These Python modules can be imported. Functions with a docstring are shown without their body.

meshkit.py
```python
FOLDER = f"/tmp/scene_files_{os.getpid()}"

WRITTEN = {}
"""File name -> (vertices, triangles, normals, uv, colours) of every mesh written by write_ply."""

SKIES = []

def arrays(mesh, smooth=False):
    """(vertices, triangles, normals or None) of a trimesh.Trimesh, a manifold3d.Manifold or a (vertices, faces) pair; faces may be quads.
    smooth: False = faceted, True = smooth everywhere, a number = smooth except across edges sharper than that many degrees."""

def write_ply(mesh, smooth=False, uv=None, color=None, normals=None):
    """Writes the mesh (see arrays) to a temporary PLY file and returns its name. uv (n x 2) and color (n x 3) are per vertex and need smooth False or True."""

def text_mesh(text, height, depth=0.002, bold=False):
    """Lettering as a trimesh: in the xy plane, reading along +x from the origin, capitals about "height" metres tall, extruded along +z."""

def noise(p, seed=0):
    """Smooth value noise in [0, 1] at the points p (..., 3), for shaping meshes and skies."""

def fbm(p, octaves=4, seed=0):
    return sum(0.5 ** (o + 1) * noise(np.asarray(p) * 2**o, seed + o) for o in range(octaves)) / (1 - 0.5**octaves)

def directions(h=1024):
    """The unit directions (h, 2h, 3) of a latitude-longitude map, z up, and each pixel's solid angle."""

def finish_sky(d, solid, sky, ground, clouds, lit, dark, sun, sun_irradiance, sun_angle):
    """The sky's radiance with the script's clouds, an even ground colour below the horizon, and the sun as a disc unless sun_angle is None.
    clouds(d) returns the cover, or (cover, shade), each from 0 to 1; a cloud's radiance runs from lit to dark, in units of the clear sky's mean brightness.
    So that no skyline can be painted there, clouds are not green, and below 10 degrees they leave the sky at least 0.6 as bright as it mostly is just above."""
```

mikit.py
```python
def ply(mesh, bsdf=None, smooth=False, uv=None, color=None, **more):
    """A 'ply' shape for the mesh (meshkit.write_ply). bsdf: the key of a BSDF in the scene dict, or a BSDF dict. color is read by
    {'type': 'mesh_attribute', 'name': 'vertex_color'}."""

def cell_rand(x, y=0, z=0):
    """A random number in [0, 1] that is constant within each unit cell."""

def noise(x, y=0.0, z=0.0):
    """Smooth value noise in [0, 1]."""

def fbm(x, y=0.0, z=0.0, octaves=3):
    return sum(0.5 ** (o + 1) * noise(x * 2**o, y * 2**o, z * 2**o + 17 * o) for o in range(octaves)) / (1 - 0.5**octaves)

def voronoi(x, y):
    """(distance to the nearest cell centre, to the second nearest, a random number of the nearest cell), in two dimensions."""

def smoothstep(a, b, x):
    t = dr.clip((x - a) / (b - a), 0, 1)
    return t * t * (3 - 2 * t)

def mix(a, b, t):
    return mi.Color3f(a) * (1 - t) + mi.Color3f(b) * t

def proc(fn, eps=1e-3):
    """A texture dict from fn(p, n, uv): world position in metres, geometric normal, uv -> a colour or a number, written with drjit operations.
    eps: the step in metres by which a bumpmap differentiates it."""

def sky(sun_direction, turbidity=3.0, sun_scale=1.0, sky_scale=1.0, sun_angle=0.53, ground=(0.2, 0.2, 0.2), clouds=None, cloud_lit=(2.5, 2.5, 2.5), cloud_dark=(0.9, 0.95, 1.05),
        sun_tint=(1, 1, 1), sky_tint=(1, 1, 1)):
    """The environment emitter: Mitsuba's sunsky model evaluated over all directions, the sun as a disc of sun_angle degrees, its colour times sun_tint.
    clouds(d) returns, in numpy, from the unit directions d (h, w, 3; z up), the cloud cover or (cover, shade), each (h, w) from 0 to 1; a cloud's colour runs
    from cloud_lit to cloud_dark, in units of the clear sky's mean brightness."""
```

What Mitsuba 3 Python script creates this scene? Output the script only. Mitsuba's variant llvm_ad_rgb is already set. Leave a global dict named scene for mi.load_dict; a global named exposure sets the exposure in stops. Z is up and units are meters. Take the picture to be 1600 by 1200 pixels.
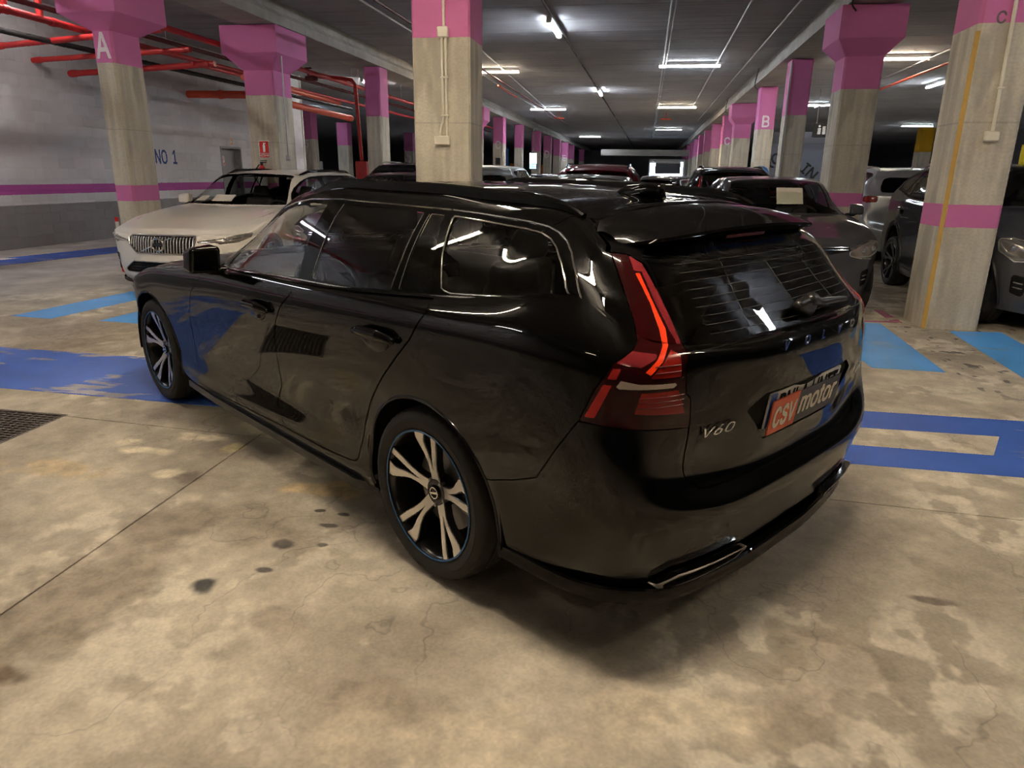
import math, numpy as np, shapely, trimesh, manifold3d, mitsuba as mi, drjit as dr, mikit, meshkit
from scipy import interpolate
# ------------------------------------------------------------------ camera, light, exposure
scene, labels = {}, {}
CAM_Z = 1.5245
FWD, UP = np.array([-0.17104, 0.93945, -0.29694]), np.array([-0.06429, 0.29010, 0.95484])
scene['camera'] = {'type': 'perspective', 'fov': 2 * math.degrees(math.atan(800 / 1111.53)), 'fov_axis': 'x', 'near_clip': .05, 'far_clip': 300.0,
                   'to_world': mi.ScalarTransform4f().look_at(origin=[0, 0, CAM_Z], target=[*(np.array([0, 0, CAM_Z]) + FWD)], up=UP.tolist())}
exposure = 3.15
WARM, NEUTRAL, COOL = (1.0, .83, .60), (1.0, .93, .86), (.86, .93, 1.0)
# strip lamps under the ceiling: x, y of the centre, along x or y, tint, strength
LAMP_Z, LAMP_L = 4.19, 1.55
LAMPS = [(-2.05, 15.5, 'y', COOL, 20), (-4.6, 21.5, 'x', WARM, 20), (.85, 20.8, 'x', COOL, 20), (.95, 32.7, 'x', WARM, 22), (-4.6, 33.5, 'x', COOL, 22), (-1.9, 27.0, 'y', COOL, 20),
         (-4.6, 57.0, 'x', COOL, 26), (5.6, 20.0, 'x', WARM, 18), (6.3, 31.9, 'x', COOL, 20), (8.4, 25.3, 'y', COOL, 20), (1.0, 48.0, 'x', COOL, 24),
         (-.25, 1.90, 'x', WARM, 31), (3.9, 1.9, 'x', WARM, 15), (-4.6, 3.3, 'x', WARM, 8), (5.55, 5.7, 'x', COOL, 8), (-9.3, 6.3, 'y', COOL, 10), (-2.1, 5.2, 'y', WARM, 14), (-4.6, -5.0, 'x', WARM, 5), (1.2, -6.5, 'x', WARM, 4),
         (-9.3, 10.3, 'y', NEUTRAL, 9), (-9.4, 0.5, 'y', NEUTRAL, 10), (-9.2, 24.0, 'y', NEUTRAL, 14), (12.0, 14.0, 'y', COOL, 12), (13.5, 28.0, 'x', COOL, 16), (-16.0, 33.0, 'x', COOL, 14), (14.0, 44.0, 'x', COOL, 20), (-14.0, 52.0, 'x', COOL, 18)]
HERO, WHITE = (-.2189, 3.0340, 144.07), (-5.339, 10.919, -90.0)
# ------------------------------------------------------------------ materials
def rgb(*c): return {'type': 'rgb', 'value': [float(x) for x in (c if len(c) == 3 else c * 3)]}
def pr(base, rough=.5, metal=0.0, spec=.5, **k):
    return {'type': 'twosided', 'bsdf': {'type': 'principled', 'base_color': base if isinstance(base, dict) else rgb(*base), 'roughness': float(rough), 'metallic': float(metal), 'specular': float(spec), **k}}
def paint(c, ior=1.52, gloss=1.0): return {'type': 'twosided', 'bsdf': {'type': 'plastic', 'diffuse_reflectance': rgb(*c), 'int_ior': ior, 'specular_reflectance': rgb(gloss)}}
def tinted(t): return {'type': 'thindielectric', 'int_ior': 1.42, 'specular_transmittance': rgb(*t), 'specular_reflectance': rgb(.75)}
N_, F_, V_, S_, X_ = mikit.noise, mikit.fbm, mikit.voronoi, mikit.smoothstep, mikit.mix
STAINS = [  # x, y, radius along x and y, colour, strength: spots of the photographed floor
 (-2.61,3.18,.16,.06,(.66,.60,.47),.9), (-2.78,3.28,.12,.05,(.64,.58,.45),.7), (-2.32,2.95,.09,.09,(.66,.60,.48),.9), (-2.44,3.42,.14,.06,(.64,.58,.46),.8), (-2.17,3.32,.07,.08,(.66,.58,.34),.9), (-1.48,2.93,.22,.10,(.58,.44,.24),.75),
 (-1.41,2.41,.055,.045,(.05,.05,.055),.95), (-1.53,2.07,.06,.055,(.05,.05,.055),.95), (-1.37,2.22,.035,.02,(.07,.065,.065),.9), (-1.37,2.72,.03,.02,(.07,.06,.055),.9), (-1.25,2.71,.035,.02,(.07,.06,.055),.9), (-1.25,2.44,.03,.02,(.08,.07,.06),.8), (-1.28,2.60,.05,.02,(.08,.07,.06),.8),
 (-1.85,1.53,.09,.07,(.10,.06,.035),.85), (-1.95,1.95,.28,.40,(.235,.195,.15),.7), (-1.96,2.5,.20,.32,(.23,.19,.15),.75), (-2.16,2.93,.10,.09,(.20,.165,.135),.8), (-2.95,2.88,.30,.12,(.54,.42,.24),.55), (-1.62,2.55,.30,.22,(.28,.235,.185),.5),
 (.68,2.1,.20,.22,(.29,.24,.19),.55), (.50,1.85,.22,.16,(.30,.25,.20),.5), (.15,1.75,.35,.14,(.60,.53,.41),.55), (-.72,1.64,.26,.10,(.25,.205,.16),.55), (-1.14,1.92,.12,.10,(.30,.25,.2),.5), (1.14,2.52,.09,.035,(.12,.09,.07),.7), (-.35,1.5,.5,.16,(.58,.51,.40),.5)]
def floor_colour(p):
    x, y = p.x, p.y
    wx, wy = F_(x * 7 + 2, y * 7, 1.0, 4) - .5, F_(x * 7 + 40, y * 7 + 9, 3.0, 4) - .5
    big = F_(x * .7 + 3, y * .7, 1.0, 5); mid = F_(x * 3.1, y * 3.1, 5.0, 5); fine = F_(x * 19, y * 19, 2.0, 4); grit = N_(x * 120, y * 120); scale = F_(x * 9 + 7, y * 9, 4.0, 4)
    c = X_((.36, .32, .265), (.56, .51, .425), S_(.34, .66, .45 * big + .35 * mid + .20 * scale))
    c = X_(c, (.235, .20, .16), .65 * S_(.53, .68, F_(x * 1.2 + 9, y * 1.2 + 4, 3.0, 6)) * (.55 + .45 * S_(.35, .6, scale)))      # darker soaked patches
    c = X_(c, (.66, .61, .52), .65 * S_(.55, .66, F_(x * 1.9 + 20, y * 1.9, 8.0, 6)) * S_(.42, .56, scale))                        # pale scaled patches
    for sx, sy, rx, ry, col, k in STAINS:
        d = dr.sqrt(dr.square((x - sx) / rx + 1.5 * wx) + dr.square((y - sy) / ry + 1.5 * wy))
        c = X_(c, mi.Color3f(*col) * (.75 + .5 * fine), k * S_(1.15, .55, d))
    c = c * (.69 + .27 * fine + .15 * grit) * mi.Color3f(1.0, .985, .96)
    oil = S_(.70, .76, F_(x * 11 + 50, y * 9 + 11, 6.0, 3)) * S_(.58, .68, N_(x * 1.1 + 5, y * 1.1)) * S_(4.5, 6.0, y)
    c = X_(c, (.06, .055, .055), .8 * oil)
    k = S_(.0, .010, dr.abs(F_(x * 2.4 + 70, y * 2.4, 2.0, 5) - .5)) ; c = c * (1 - .22 * (1 - k) * S_(.45, .6, F_(x * .8, y * .8 + 3, 9.0, 2)))   # hairline cracks
    grey = S_(-5.5, -8.5, x) * S_(4.5, 7.5, y); c = X_(c, mi.Color3f(.33, .31, .30) * (.7 + .6 * mid), .85 * grey)
    return c
def paint_on_floor(col, wear=.5):
    def fn(p, n, uv):
        x, y = p.x, p.y
        t = F_(x * 3.2 + 4, y * 9.0, 7.0, 5)
        w = S_(.62 - .14 * wear, .70 - .10 * wear, t * .7 + .3 * F_(x * .9 + 2, y * .9 + 6, 1.0, 2)) * wear
        c = mi.Color3f(*col) * (.80 + .40 * F_(x * 2.0, y * 2.0, 3.0, 4))
        return X_(c, floor_colour(p), dr.clip(w, 0, 1))
    return mikit.proc(fn)
PINK, BAND_TOP, BAND_LOW = (.60, .175, .40), 2.74, (.985, 1.195)
def column_colour(pink, top=True):
    def fn(p, n, uv):
        h = p.z + FALL * dr.maximum(0, p.y - FALL_Y)
        u = p.x * dr.abs(n.y) + p.y * dr.abs(n.x)
        streak = F_(u * 16, p.z * .9, 2.0, 4); blot = F_(p.x * 2.2 + 3, p.y * 2.2, p.z * 1.6, 4)
        c = X_((.46, .42, .35), (.60, .555, .465), S_(.3, .7, .5 * streak + .5 * blot))
        lift = S_(.012, .0, dr.abs(h - 1.92)); c = c * (1 - .22 * lift); c = c * (.92 + .16 * N_(p.x * 60, p.y * 60, p.z * 60))
        c = X_(c, (.30, .275, .23), .5 * S_(.60, .75, F_(u * 5 + 7, p.z * 1.2 + 2, 4.0, 3)))
        e = .004 * (N_(u * 30, 3.0) - .5)
        band = dr.maximum(S_(BAND_TOP - .002, BAND_TOP + .002, h + e), S_(BAND_LOW[0] - .002, BAND_LOW[0] + .002, h + e) * S_(BAND_LOW[1] + .002, BAND_LOW[1] - .002, h + e))
        return X_(c, mi.Color3f(*pink) * (.93 + .14 * blot), band)
    return mikit.proc(fn)
def wall_colour(p, n, uv):
    y, z = p.y, p.z + FALL * dr.maximum(0, p.y - FALL_Y)
    b = N_(dr.floor(y / .4) * 1.7, dr.floor(z / .2) * 2.3); d = F_(y * 1.1, z * 1.3, 2.0, 4)
    white = mi.Color3f(.60, .595, .615) * (.80 + .16 * b + .22 * d); grey = mi.Color3f(.235, .23, .235) * (.82 + .15 * b + .25 * d)
    c = X_(grey, white, S_(.752, .758, z)); return X_(c, mi.Color3f(.42, .085, .33) * (.9 + .2 * d), S_(.935, .94, z) * S_(1.115, 1.11, z))
def slab_colour(p, n, uv):
    s = F_(p.x * .8, p.y * 24.0, 1.0, 4); d = F_(p.x * .6, p.y * .6, 3.0, 3)
    return mi.Color3f(.27, .268, .285) * (.62 + .5 * s + .35 * d)
def beam_colour(p, n, uv):
    d = F_(p.x * 2, p.y * 1.5, p.z * 3, 4); return mi.Color3f(.34, .325, .305) * (.72 + .56 * d) * (.9 + .2 * N_(p.y * 9.0, p.z * 2.0))
MATS = {
 'floor': pr(mikit.proc(lambda p, n, uv: floor_colour(p)), .62, 0, .35), 'joint_dark': pr((.014, .011, .009), .95, 0, .1), 'column_pink': pr(column_colour(PINK), .75, 0, .3), 'column_yellow': pr(column_colour((.62, .36, .02)), .8, 0, .3),
 'block': pr(mikit.proc(wall_colour), .7, 0, .3), 'mortar': pr((.40, .385, .39), .9), 'slab': pr(mikit.proc(slab_colour), .85, 0, .2), 'beam': pr(mikit.proc(beam_colour), .8, 0, .25),
 'blue_dark': pr(paint_on_floor((.05, .125, .48), .72), .5), 'blue_plain': pr(paint_on_floor((.045, .115, .46), .25), .5), 'blue_light': pr(paint_on_floor((.085, .33, .74), .2), .5), 'pink_line': pr(paint_on_floor((.40, .10, .22), .9), .6), 'white_line': pr(paint_on_floor((.6, .58, .55), .4), .6),
 'paint_black': paint((.0012, .0012, .0013), 1.54, .8), 'paint_white': paint((.82, .79, .74)), 'paint_grey': paint((.058, .059, .066)), 'paint_silver': pr((.46, .48, .50), .28, .55, .5, clearcoat=1.0, clearcoat_gloss=.97), 'paint_red': paint((.11, .006, .010)), 'paint_midblack': paint((.006, .006, .007)),
 'gloss_black': paint((.0025, .0025, .0025), 1.5, .5), 'black_satin': pr((.012, .012, .012), .35), 'black_matte': pr((.008, .008, .008), .9, 0, .2), 'rubber': pr((.020, .019, .018), .72, 0, .35),
 'grille_silver': pr((.62, .60, .58), .3, .7), 'skirt_black': paint((.0015, .0015, .0015), 1.4, .6),
 'rim_black': pr((.010, .010, .011), .22), 'rim_blue': pr((.03, .13, .30), .3), 'rim_grey': pr((.30, .30, .30), .3, .8), 'alloy': pr((.72, .69, .64), .30, .9), 'alloy_dark': pr((.16, .16, .17), .3, .8), 'steel_dull': pr((.25, .24, .23), .45, .8),
 'chrome': pr((.82, .80, .77), .10, 1.0), 'chrome_dark': pr((.22, .22, .23), .08, 1.0), 'mirror_glass': pr((.10, .10, .10), .03, 1.0),
 'glass_clear': tinted((.88, .92, .88)), 'glass_dark': tinted((.005, .0052, .005)), 'glass_mid': tinted((.22, .24, .23)), 'heater': pr((.055, .05, .045), .5),
 'lamp_body': paint((.024, .0016, .0022)), 'lamp_glow': pr((.95, .055, .012), .25, 0, .6), 'lamp_pink': pr((.19, .018, .024), .12, 0, .8), 'lamp_clear': pr((.62, .52, .46), .12, .5), 'lamp_red': pr((.24, .011, .007), .15, 0, .7), 'lamp_reflector': pr((.30, .013, .012), .3, 0, .6), 'lamp_dark': pr((.10, .006, .006), .3),
 'headlight_dark': pr((.30, .28, .26), .12, .6), 'headlight_lens': pr((.55, .56, .58), .06, .9), 'plate_white': pr((.62, .60, .55), .4), 'plate_blue': pr((.03, .09, .35), .4), 'plate_blue_dark': pr((.02, .025, .035), .25), 'panel_grey': pr((.055, .052, .052), .5), 'panel_orange': pr((.62, .105, .035), .5), 'panel_cream': pr((.68, .60, .48), .5),
 'leather_cream': pr((.85, .86, .72), .5), 'leather_pale': pr((.62, .62, .56), .8), 'leather_dark': pr((.02, .02, .021), .6),
 'pipe_red': pr((.50, .030, .030), .38), 'pipe_dark': pr((.10, .012, .012), .5), 'pipe_orange': pr((.62, .075, .03), .4), 'conduit_white': pr((.72, .68, .58), .45), 'conduit_grey': pr((.42, .42, .43), .35, .5), 'cable_black': pr((.015, .015, .016), .6), 'steel_bright': pr((.6, .6, .6), .3, .9),
 'lamp_housing': pr((.60, .60, .60), .5), 'sign_red': pr((.60, .02, .02), .5), 'sign_white': pr((.75, .74, .70), .5), 'sign_black': pr((.02, .02, .02), .5), 'letter_white': pr((.78, .70, .74), .6), 'letter_blue': pr((.03, .06, .24), .7), 'letter_dark': pr((.13, .10, .11), .6), 'sign_orange': pr((.75, .22, .05), .5), 'sign_blue': pr((.03, .13, .36), .5),
 'door_grey': pr((.28, .275, .28), .5), 'sealant': pr((.56, .36, .09), .6), 'paper': pr((.80, .77, .70), .8), 'bright_yellow': pr((.80, .66, .02), .5), 'orange_board': pr((.55, .17, .03), .6), 'grate_steel': pr((.13, .105, .085), .5, .5), 'far_grey': pr((.10, .10, .11), .8), 'pit_dark': pr((.012, .011, .010), .9), 'wall_far': pr((.16, .15, .16), .85), 'wall_blue_white': pr((.15, .165, .21), .7), 'letter_black': pr((.012, .012, .014), .7),
}
for k_, v_ in MATS.items(): scene['material_' + k_] = v_
# ------------------------------------------------------------------ helpers
T = mi.ScalarTransform4f
def key_of(name, parent=None):
    base = f'{parent}__{name}' if parent else name
    if base not in taken: taken.add(base); return base
    i = 1
    while f'{base}_{i:03d}' in taken: i += 1
    k = f'{base}_{i:03d}'; taken.add(k); return k
taken = set()
def shape(mesh, smooth=False):
    """The ply dict of a mesh (a Piece keeps its own normals); no BSDF yet."""
    if isinstance(mesh, Piece):
        return {'type': 'ply', 'filename': meshkit.write_ply((mesh.v, mesh.f), normals=mesh.n), 'face_normals': False}
    return mikit.ply(mesh, None, smooth)
def put(name, mesh, mat, parent=None, smooth=False, M=None, **more):
    """One entry of the scene; returns its key."""
    k = key_of(name, parent)
    d = dict(mesh) if isinstance(mesh, dict) else shape(mesh, smooth)
    d['bsdf'] = {'type': 'ref', 'id': 'material_' + mat}
    if M is not None: d['to_world'] = M
    d.update(more)
    scene[k] = d
    return k
def thing(name, label, cat, group=None, kind=None):
    k = key_of(name); labels[k] = {'label': label, 'category': cat}
    if group: labels[k]['group'] = group
    if kind: labels[k]['kind'] = kind
    return k
def tag(k, label=None, cat=None, group=None, kind=None):
    labels[k] = {a: b for a, b in (('label', label), ('category', cat), ('group', group), ('kind', kind)) if b}
    return k
def cat(*ms): return trimesh.util.concatenate([m for m in ms])
def box(x0, x1, y0, y1, z0, z1, c=0.0):
    """A box with its edges chamfered by c."""
    lo, hi = np.array([x0, y0, z0], float), np.array([x1, y1, z1], float)
    if c <= 0:
        m = trimesh.creation.box(hi - lo); m.apply_translation((lo + hi) / 2); return m
    pts = []
    for s in np.ndindex(2, 2, 2):
        p = np.where(np.array(s) == 1, hi, lo); d = np.where(np.array(s) == 1, -1, 1) * c
        pts += [p + [0, d[1], d[2]], p + [d[0], 0, d[2]], p + [d[0], d[1], 0]]
    return trimesh.convex.convex_hull(np.array(pts))
def tube(path, r, n=10, closed=False, caps=True):
    """A round tube along a polyline."""
    p = np.array(path, float); m = len(p)
    d = np.roll(p, -1, 0) - np.roll(p, 1, 0) if closed else np.gradient(p, axis=0)
    d /= np.maximum(np.linalg.norm(d, axis=1, keepdims=True), 1e-9)
    up = np.array([0, 0, 1.0]) if abs(d[0, 2]) < .9 else np.array([1.0, 0, 0])
    rings = []
    for i in range(m):
        a = np.cross(d[i], up); a /= np.linalg.norm(a); b = np.cross(a, d[i]); up = b
        t = np.linspace(0, 2 * np.pi, n, endpoint=False)
        rr = r[i] if np.ndim(r) else r
        rings.append(p[i] + rr * (np.cos(t)[:, None] * a + np.sin(t)[:, None] * b))
    v = np.vstack(rings); f = []
    for i in range(m if closed else m - 1):
        j = (i + 1) % m
        for k in range(n):
            a, b, c, e = i*n+k, i*n+(k+1) % n, j*n+(k+1) % n, j*n+k
            f += [[a, c, b], [a, e, c]]
    if caps and not closed:
        v = np.vstack([v, p[:1], p[-1:]]); a, b = len(v) - 2, len(v) - 1
        for k in range(n):
            f += [[a, k, (k+1) % n], [b, (m-1)*n+(k+1) % n, (m-1)*n+k]]
    mesh = trimesh.Trimesh(v, f, process=False); mesh.fix_normals(); return mesh
def sweep(path, prof, up=(0, 0, 1)):
    """A strip profile (offsets along side and up) swept along a polyline, closed at both ends."""
    p = np.array(path, float); d = np.gradient(p, axis=0); d /= np.linalg.norm(d, axis=1, keepdims=True)
    a = np.cross(d, up); a /= np.linalg.norm(a, axis=1, keepdims=True); b = np.cross(a, d)
    pr = np.array(prof, float); n = len(pr); m = len(p)
    v = (p[:, None] + pr[None, :, :1] * a[:, None] + pr[None, :, 1:] * b[:, None]).reshape(-1, 3); f = []
    for i in range(m - 1):
        for k in range(n):
            q = [i*n+k, i*n+(k+1) % n, (i+1)*n+(k+1) % n, (i+1)*n+k]; f += [[q[0], q[2], q[1]], [q[0], q[3], q[2]]]
    for k in range(1, n - 1): f += [[0, k, k+1], [(m-1)*n, (m-1)*n+k+1, (m-1)*n+k]]
    mesh = trimesh.Trimesh(v, f, process=False); mesh.fix_normals(); return mesh
def lathe_y(prof, n=64):
    """A profile of (radius, y) turned about the Y axis."""
    pr = np.array(prof, float); t = np.linspace(0, 2 * np.pi, n, endpoint=False); m = len(pr)
    v = np.stack([pr[None, :, 0] * np.cos(t)[:, None], np.broadcast_to(pr[None, :, 1], (n, m)), pr[None, :, 0] * np.sin(t)[:, None]], -1).reshape(-1, 3)
    f = []
    for i in range(n):
        j = (i + 1) % n
        for k in range(m - 1):
            f += [[i*m+k, j*m+k+1, i*m+k+1], [i*m+k, j*m+k, j*m+k+1]]
    return trimesh.Trimesh(v, f, process=False)
def extrude(poly, h): return trimesh.util.concatenate([trimesh.creation.extrude_polygon(g, h, engine='earcut') for g in getattr(poly, 'geoms', [poly])])
def at(m, M): m = m.copy(); m.apply_transform(M); return m
def frame(o, x, y, z=None):
    """A 4x4 matrix that carries x, y, z axes to the given directions at o."""
    x, y = np.array(x, float), np.array(y, float); x /= np.linalg.norm(x); y = y - x * (x @ y); y /= np.linalg.norm(y)
    M = np.eye(4); M[:3, 0], M[:3, 1], M[:3, 2], M[:3, 3] = x, y, np.cross(x, y), o; return M
def lettering(text, h, depth=.003, bold=False, slant=0.0, squeeze=1.0):
    m = meshkit.text_mesh(text, h, depth, bold)
    v = m.vertices.copy(); v[:, 0] = v[:, 0] * squeeze + slant * v[:, 1]; m.vertices = v
    return m
# ------------------------------------------------------------------ car bodies: spline surface nets
SX = [-.62, -.3, .15, .7, 1.3, 1.9, 2.4, 2.9]
def _level(rear, ys, zs, front):
    return [(x, y, z) for x, y, z in rear] + [(x, y, z) for x, y, z in zip(SX, ys, zs)] + list(front)
def _lin(a, b): return [a + (b - a) * (x + .62) / 3.52 for x in SX]
LOWER = [
 _level([(-.90,0,.21),(-.895,.3,.21),(-.865,.58,.23),(-.80,.74,.255)], [.80,.84,.855,.86,.86,.86,.855,.82], _lin(.215,.185),
        [(3.3,.77,.20),(3.50,.62,.19),(3.62,.42,.18),(3.68,.22,.175),(3.70,0,.175)]),
 _level([(-.955,0,.32),(-.95,.3,.32),(-.92,.58,.33),(-.845,.76,.34)], [.855,.875,.885,.888,.888,.888,.885,.865], _lin(.31,.28),
        [(3.3,.80,.30),(3.53,.64,.29),(3.66,.42,.28),(3.72,.22,.28),(3.735,0,.28)]),
 _level([(-.99,0,.44),(-.985,.3,.44),(-.955,.58,.45),(-.865,.795,.45)], [.875,.888,.888,.875,.871,.875,.884,.885], _lin(.45,.42),
        [(3.3,.83,.42),(3.54,.655,.41),(3.67,.43,.40),(3.73,.22,.40),(3.744,0,.40)]),
 _level([(-1.006,0,.520),(-1.001,.3,.522),(-.970,.58,.540),(-.876,.81,.57)], [.885,.9,.9,.890,.887,.889,.895,.9], _lin(.575,.55),
        [(3.3,.85,.55),(3.54,.665,.54),(3.665,.44,.535),(3.72,.22,.53),(3.735,0,.53)]),
 _level([(-.956,0,.605),(-.948,.3,.610),(-.912,.58,.640),(-.862,.80,.69)], [.885,.905,.91,.905,.903,.903,.905,.91], _lin(.70,.65),
        [(3.3,.86,.66),(3.52,.68,.65),(3.65,.45,.64),(3.71,.22,.635),(3.725,0,.635)]),
 _level([(-.982,0,.76),(-.972,.3,.765),(-.925,.58,.79),(-.845,.785,.81)], [.88,.9,.912,.914,.914,.912,.91,.908], _lin(.83,.77),
        [(3.3,.855,.75),(3.47,.70,.73),(3.61,.46,.72),(3.675,.22,.715),(3.69,0,.715)]),
 _level([(-1.008,0,.93),(-.992,.3,.93),(-.912,.59,.925),(-.84,.772,.93)], [.87,.893,.91,.912,.912,.908,.90,.885], _lin(.955,.86),
        [(3.25,.83,.775),(3.40,.70,.755),(3.55,.47,.745),(3.62,.22,.74),(3.635,0,.74)]),
 _level([(-1.0,0,1.0),(-.985,.3,.997),(-.900,.60,.99),(-.825,.765,1.0)], [.85,.878,.895,.895,.893,.888,.875,.845], [1.045,1.035,1.02,1.0,.982,.957,.925,.868],
        [(3.2,.775,.805),(3.36,.665,.79),(3.50,.45,.782),(3.56,.22,.778),(3.575,0,.778)]),
 _level([(-.95,0,1.03),(-.93,.3,1.03),(-.865,.605,1.035),(-.79,.715,1.06)], [.765,.80,.83,.84,.84,.83,.80,.76], [1.15,1.122,1.072,1.03,1.008,.978,.945,.885],
        [(3.15,.705,.832),(3.3,.61,.815),(3.43,.43,.808),(3.49,.21,.805),(3.50,0,.804)]),
]
GREEN = [
 LOWER[8][:9] + [(1.9,.80,.975),(2.1,.70,.985),(2.24,.5,.99),(2.31,.25,.995),(2.33,0,.997)],
 [(-.83,0,1.155),(-.815,.3,1.155),(-.765,.585,1.155),(-.71,.665,1.16),(-.55,.705,1.235),(-.25,.735,1.23),(.15,.752,1.22),(.7,.757,1.2),(1.3,.738,1.18),
  (1.72,.70,1.115),(1.83,.625,1.135),(1.95,.44,1.16),(2.01,.22,1.172),(2.03,0,1.176)],
 [(-.675,0,1.29),(-.67,.3,1.29),(-.645,.545,1.28),(-.60,.615,1.285),(-.45,.612,1.330),(-.2,.628,1.352),(.15,.638,1.362),(.7,.642,1.363),(1.17,.632,1.352),
  (1.49,.622,1.295),(1.54,.558,1.325),(1.60,.40,1.345),(1.63,.2,1.358),(1.635,0,1.362)],
 [(-.545,0,1.345),(-.54,.3,1.342),(-.52,.5,1.325),(-.50,.55,1.325),(-.40,.562,1.366),(-.15,.572,1.390),(.2,.58,1.404),(.7,.583,1.408),(1.12,.575,1.398),
  (1.36,.558,1.366),(1.40,.49,1.382),(1.44,.35,1.392),(1.46,.18,1.401),(1.465,0,1.404)],
 [(-.48,0,1.384),(-.475,.25,1.382),(-.46,.45,1.362),(-.45,.49,1.358),(-.36,.50,1.382),(-.13,.50,1.402),(.2,.50,1.416),(.7,.50,1.42),(1.08,.48,1.406),
  (1.26,.45,1.388),(1.29,.40,1.393),(1.32,.28,1.405),(1.335,.14,1.412),(1.34,0,1.414)],
 [(-.38,0,1.398),(-.375,.15,1.396),(-.37,.25,1.390),(-.36,.27,1.389),(-.30,.27,1.400),(-.1,.27,1.416),(.2,.27,1.430),(.7,.27,1.433),(1.0,.26,1.425),
  (1.12,.24,1.415),(1.14,.2,1.418),(1.16,.15,1.421),(1.17,.08,1.424),(1.175,0,1.425)],
 [(-.28,0,1.408),(-.27,0,1.408),(-.26,0,1.409),(-.24,0,1.411),(-.18,0,1.415),(-.02,0,1.425),(.25,0,1.436),(.6,0,1.438),(.8,0,1.436),
  (.88,0,1.434),(.90,0,1.434),(.93,0,1.433),(.95,0,1.433),(.96,0,1.433)],
]
HOOD = [
 [LOWER[8][i] for i in range(9, 17)],
 [(2.0,.66,1.0),(2.35,.66,.970),(2.8,.63,.912),(3.03,.58,.872),(3.16,.5,.853),(3.27,.34,.842),(3.31,.17,.838),(3.32,0,.837)],
 [(2.2,.42,1.0),(2.42,.42,.985),(2.75,.38,.942),(2.9,.34,.918),(2.98,.28,.905),(3.04,.18,.896),(3.06,.09,.893),(3.065,0,.892)],
 [(2.28,0,1.0),(2.4,0,.992),(2.55,0,.975),(2.62,0,.966),(2.66,0,.960),(2.69,0,.956),(2.70,0,.954),(2.71,0,.953)],
]

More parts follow.
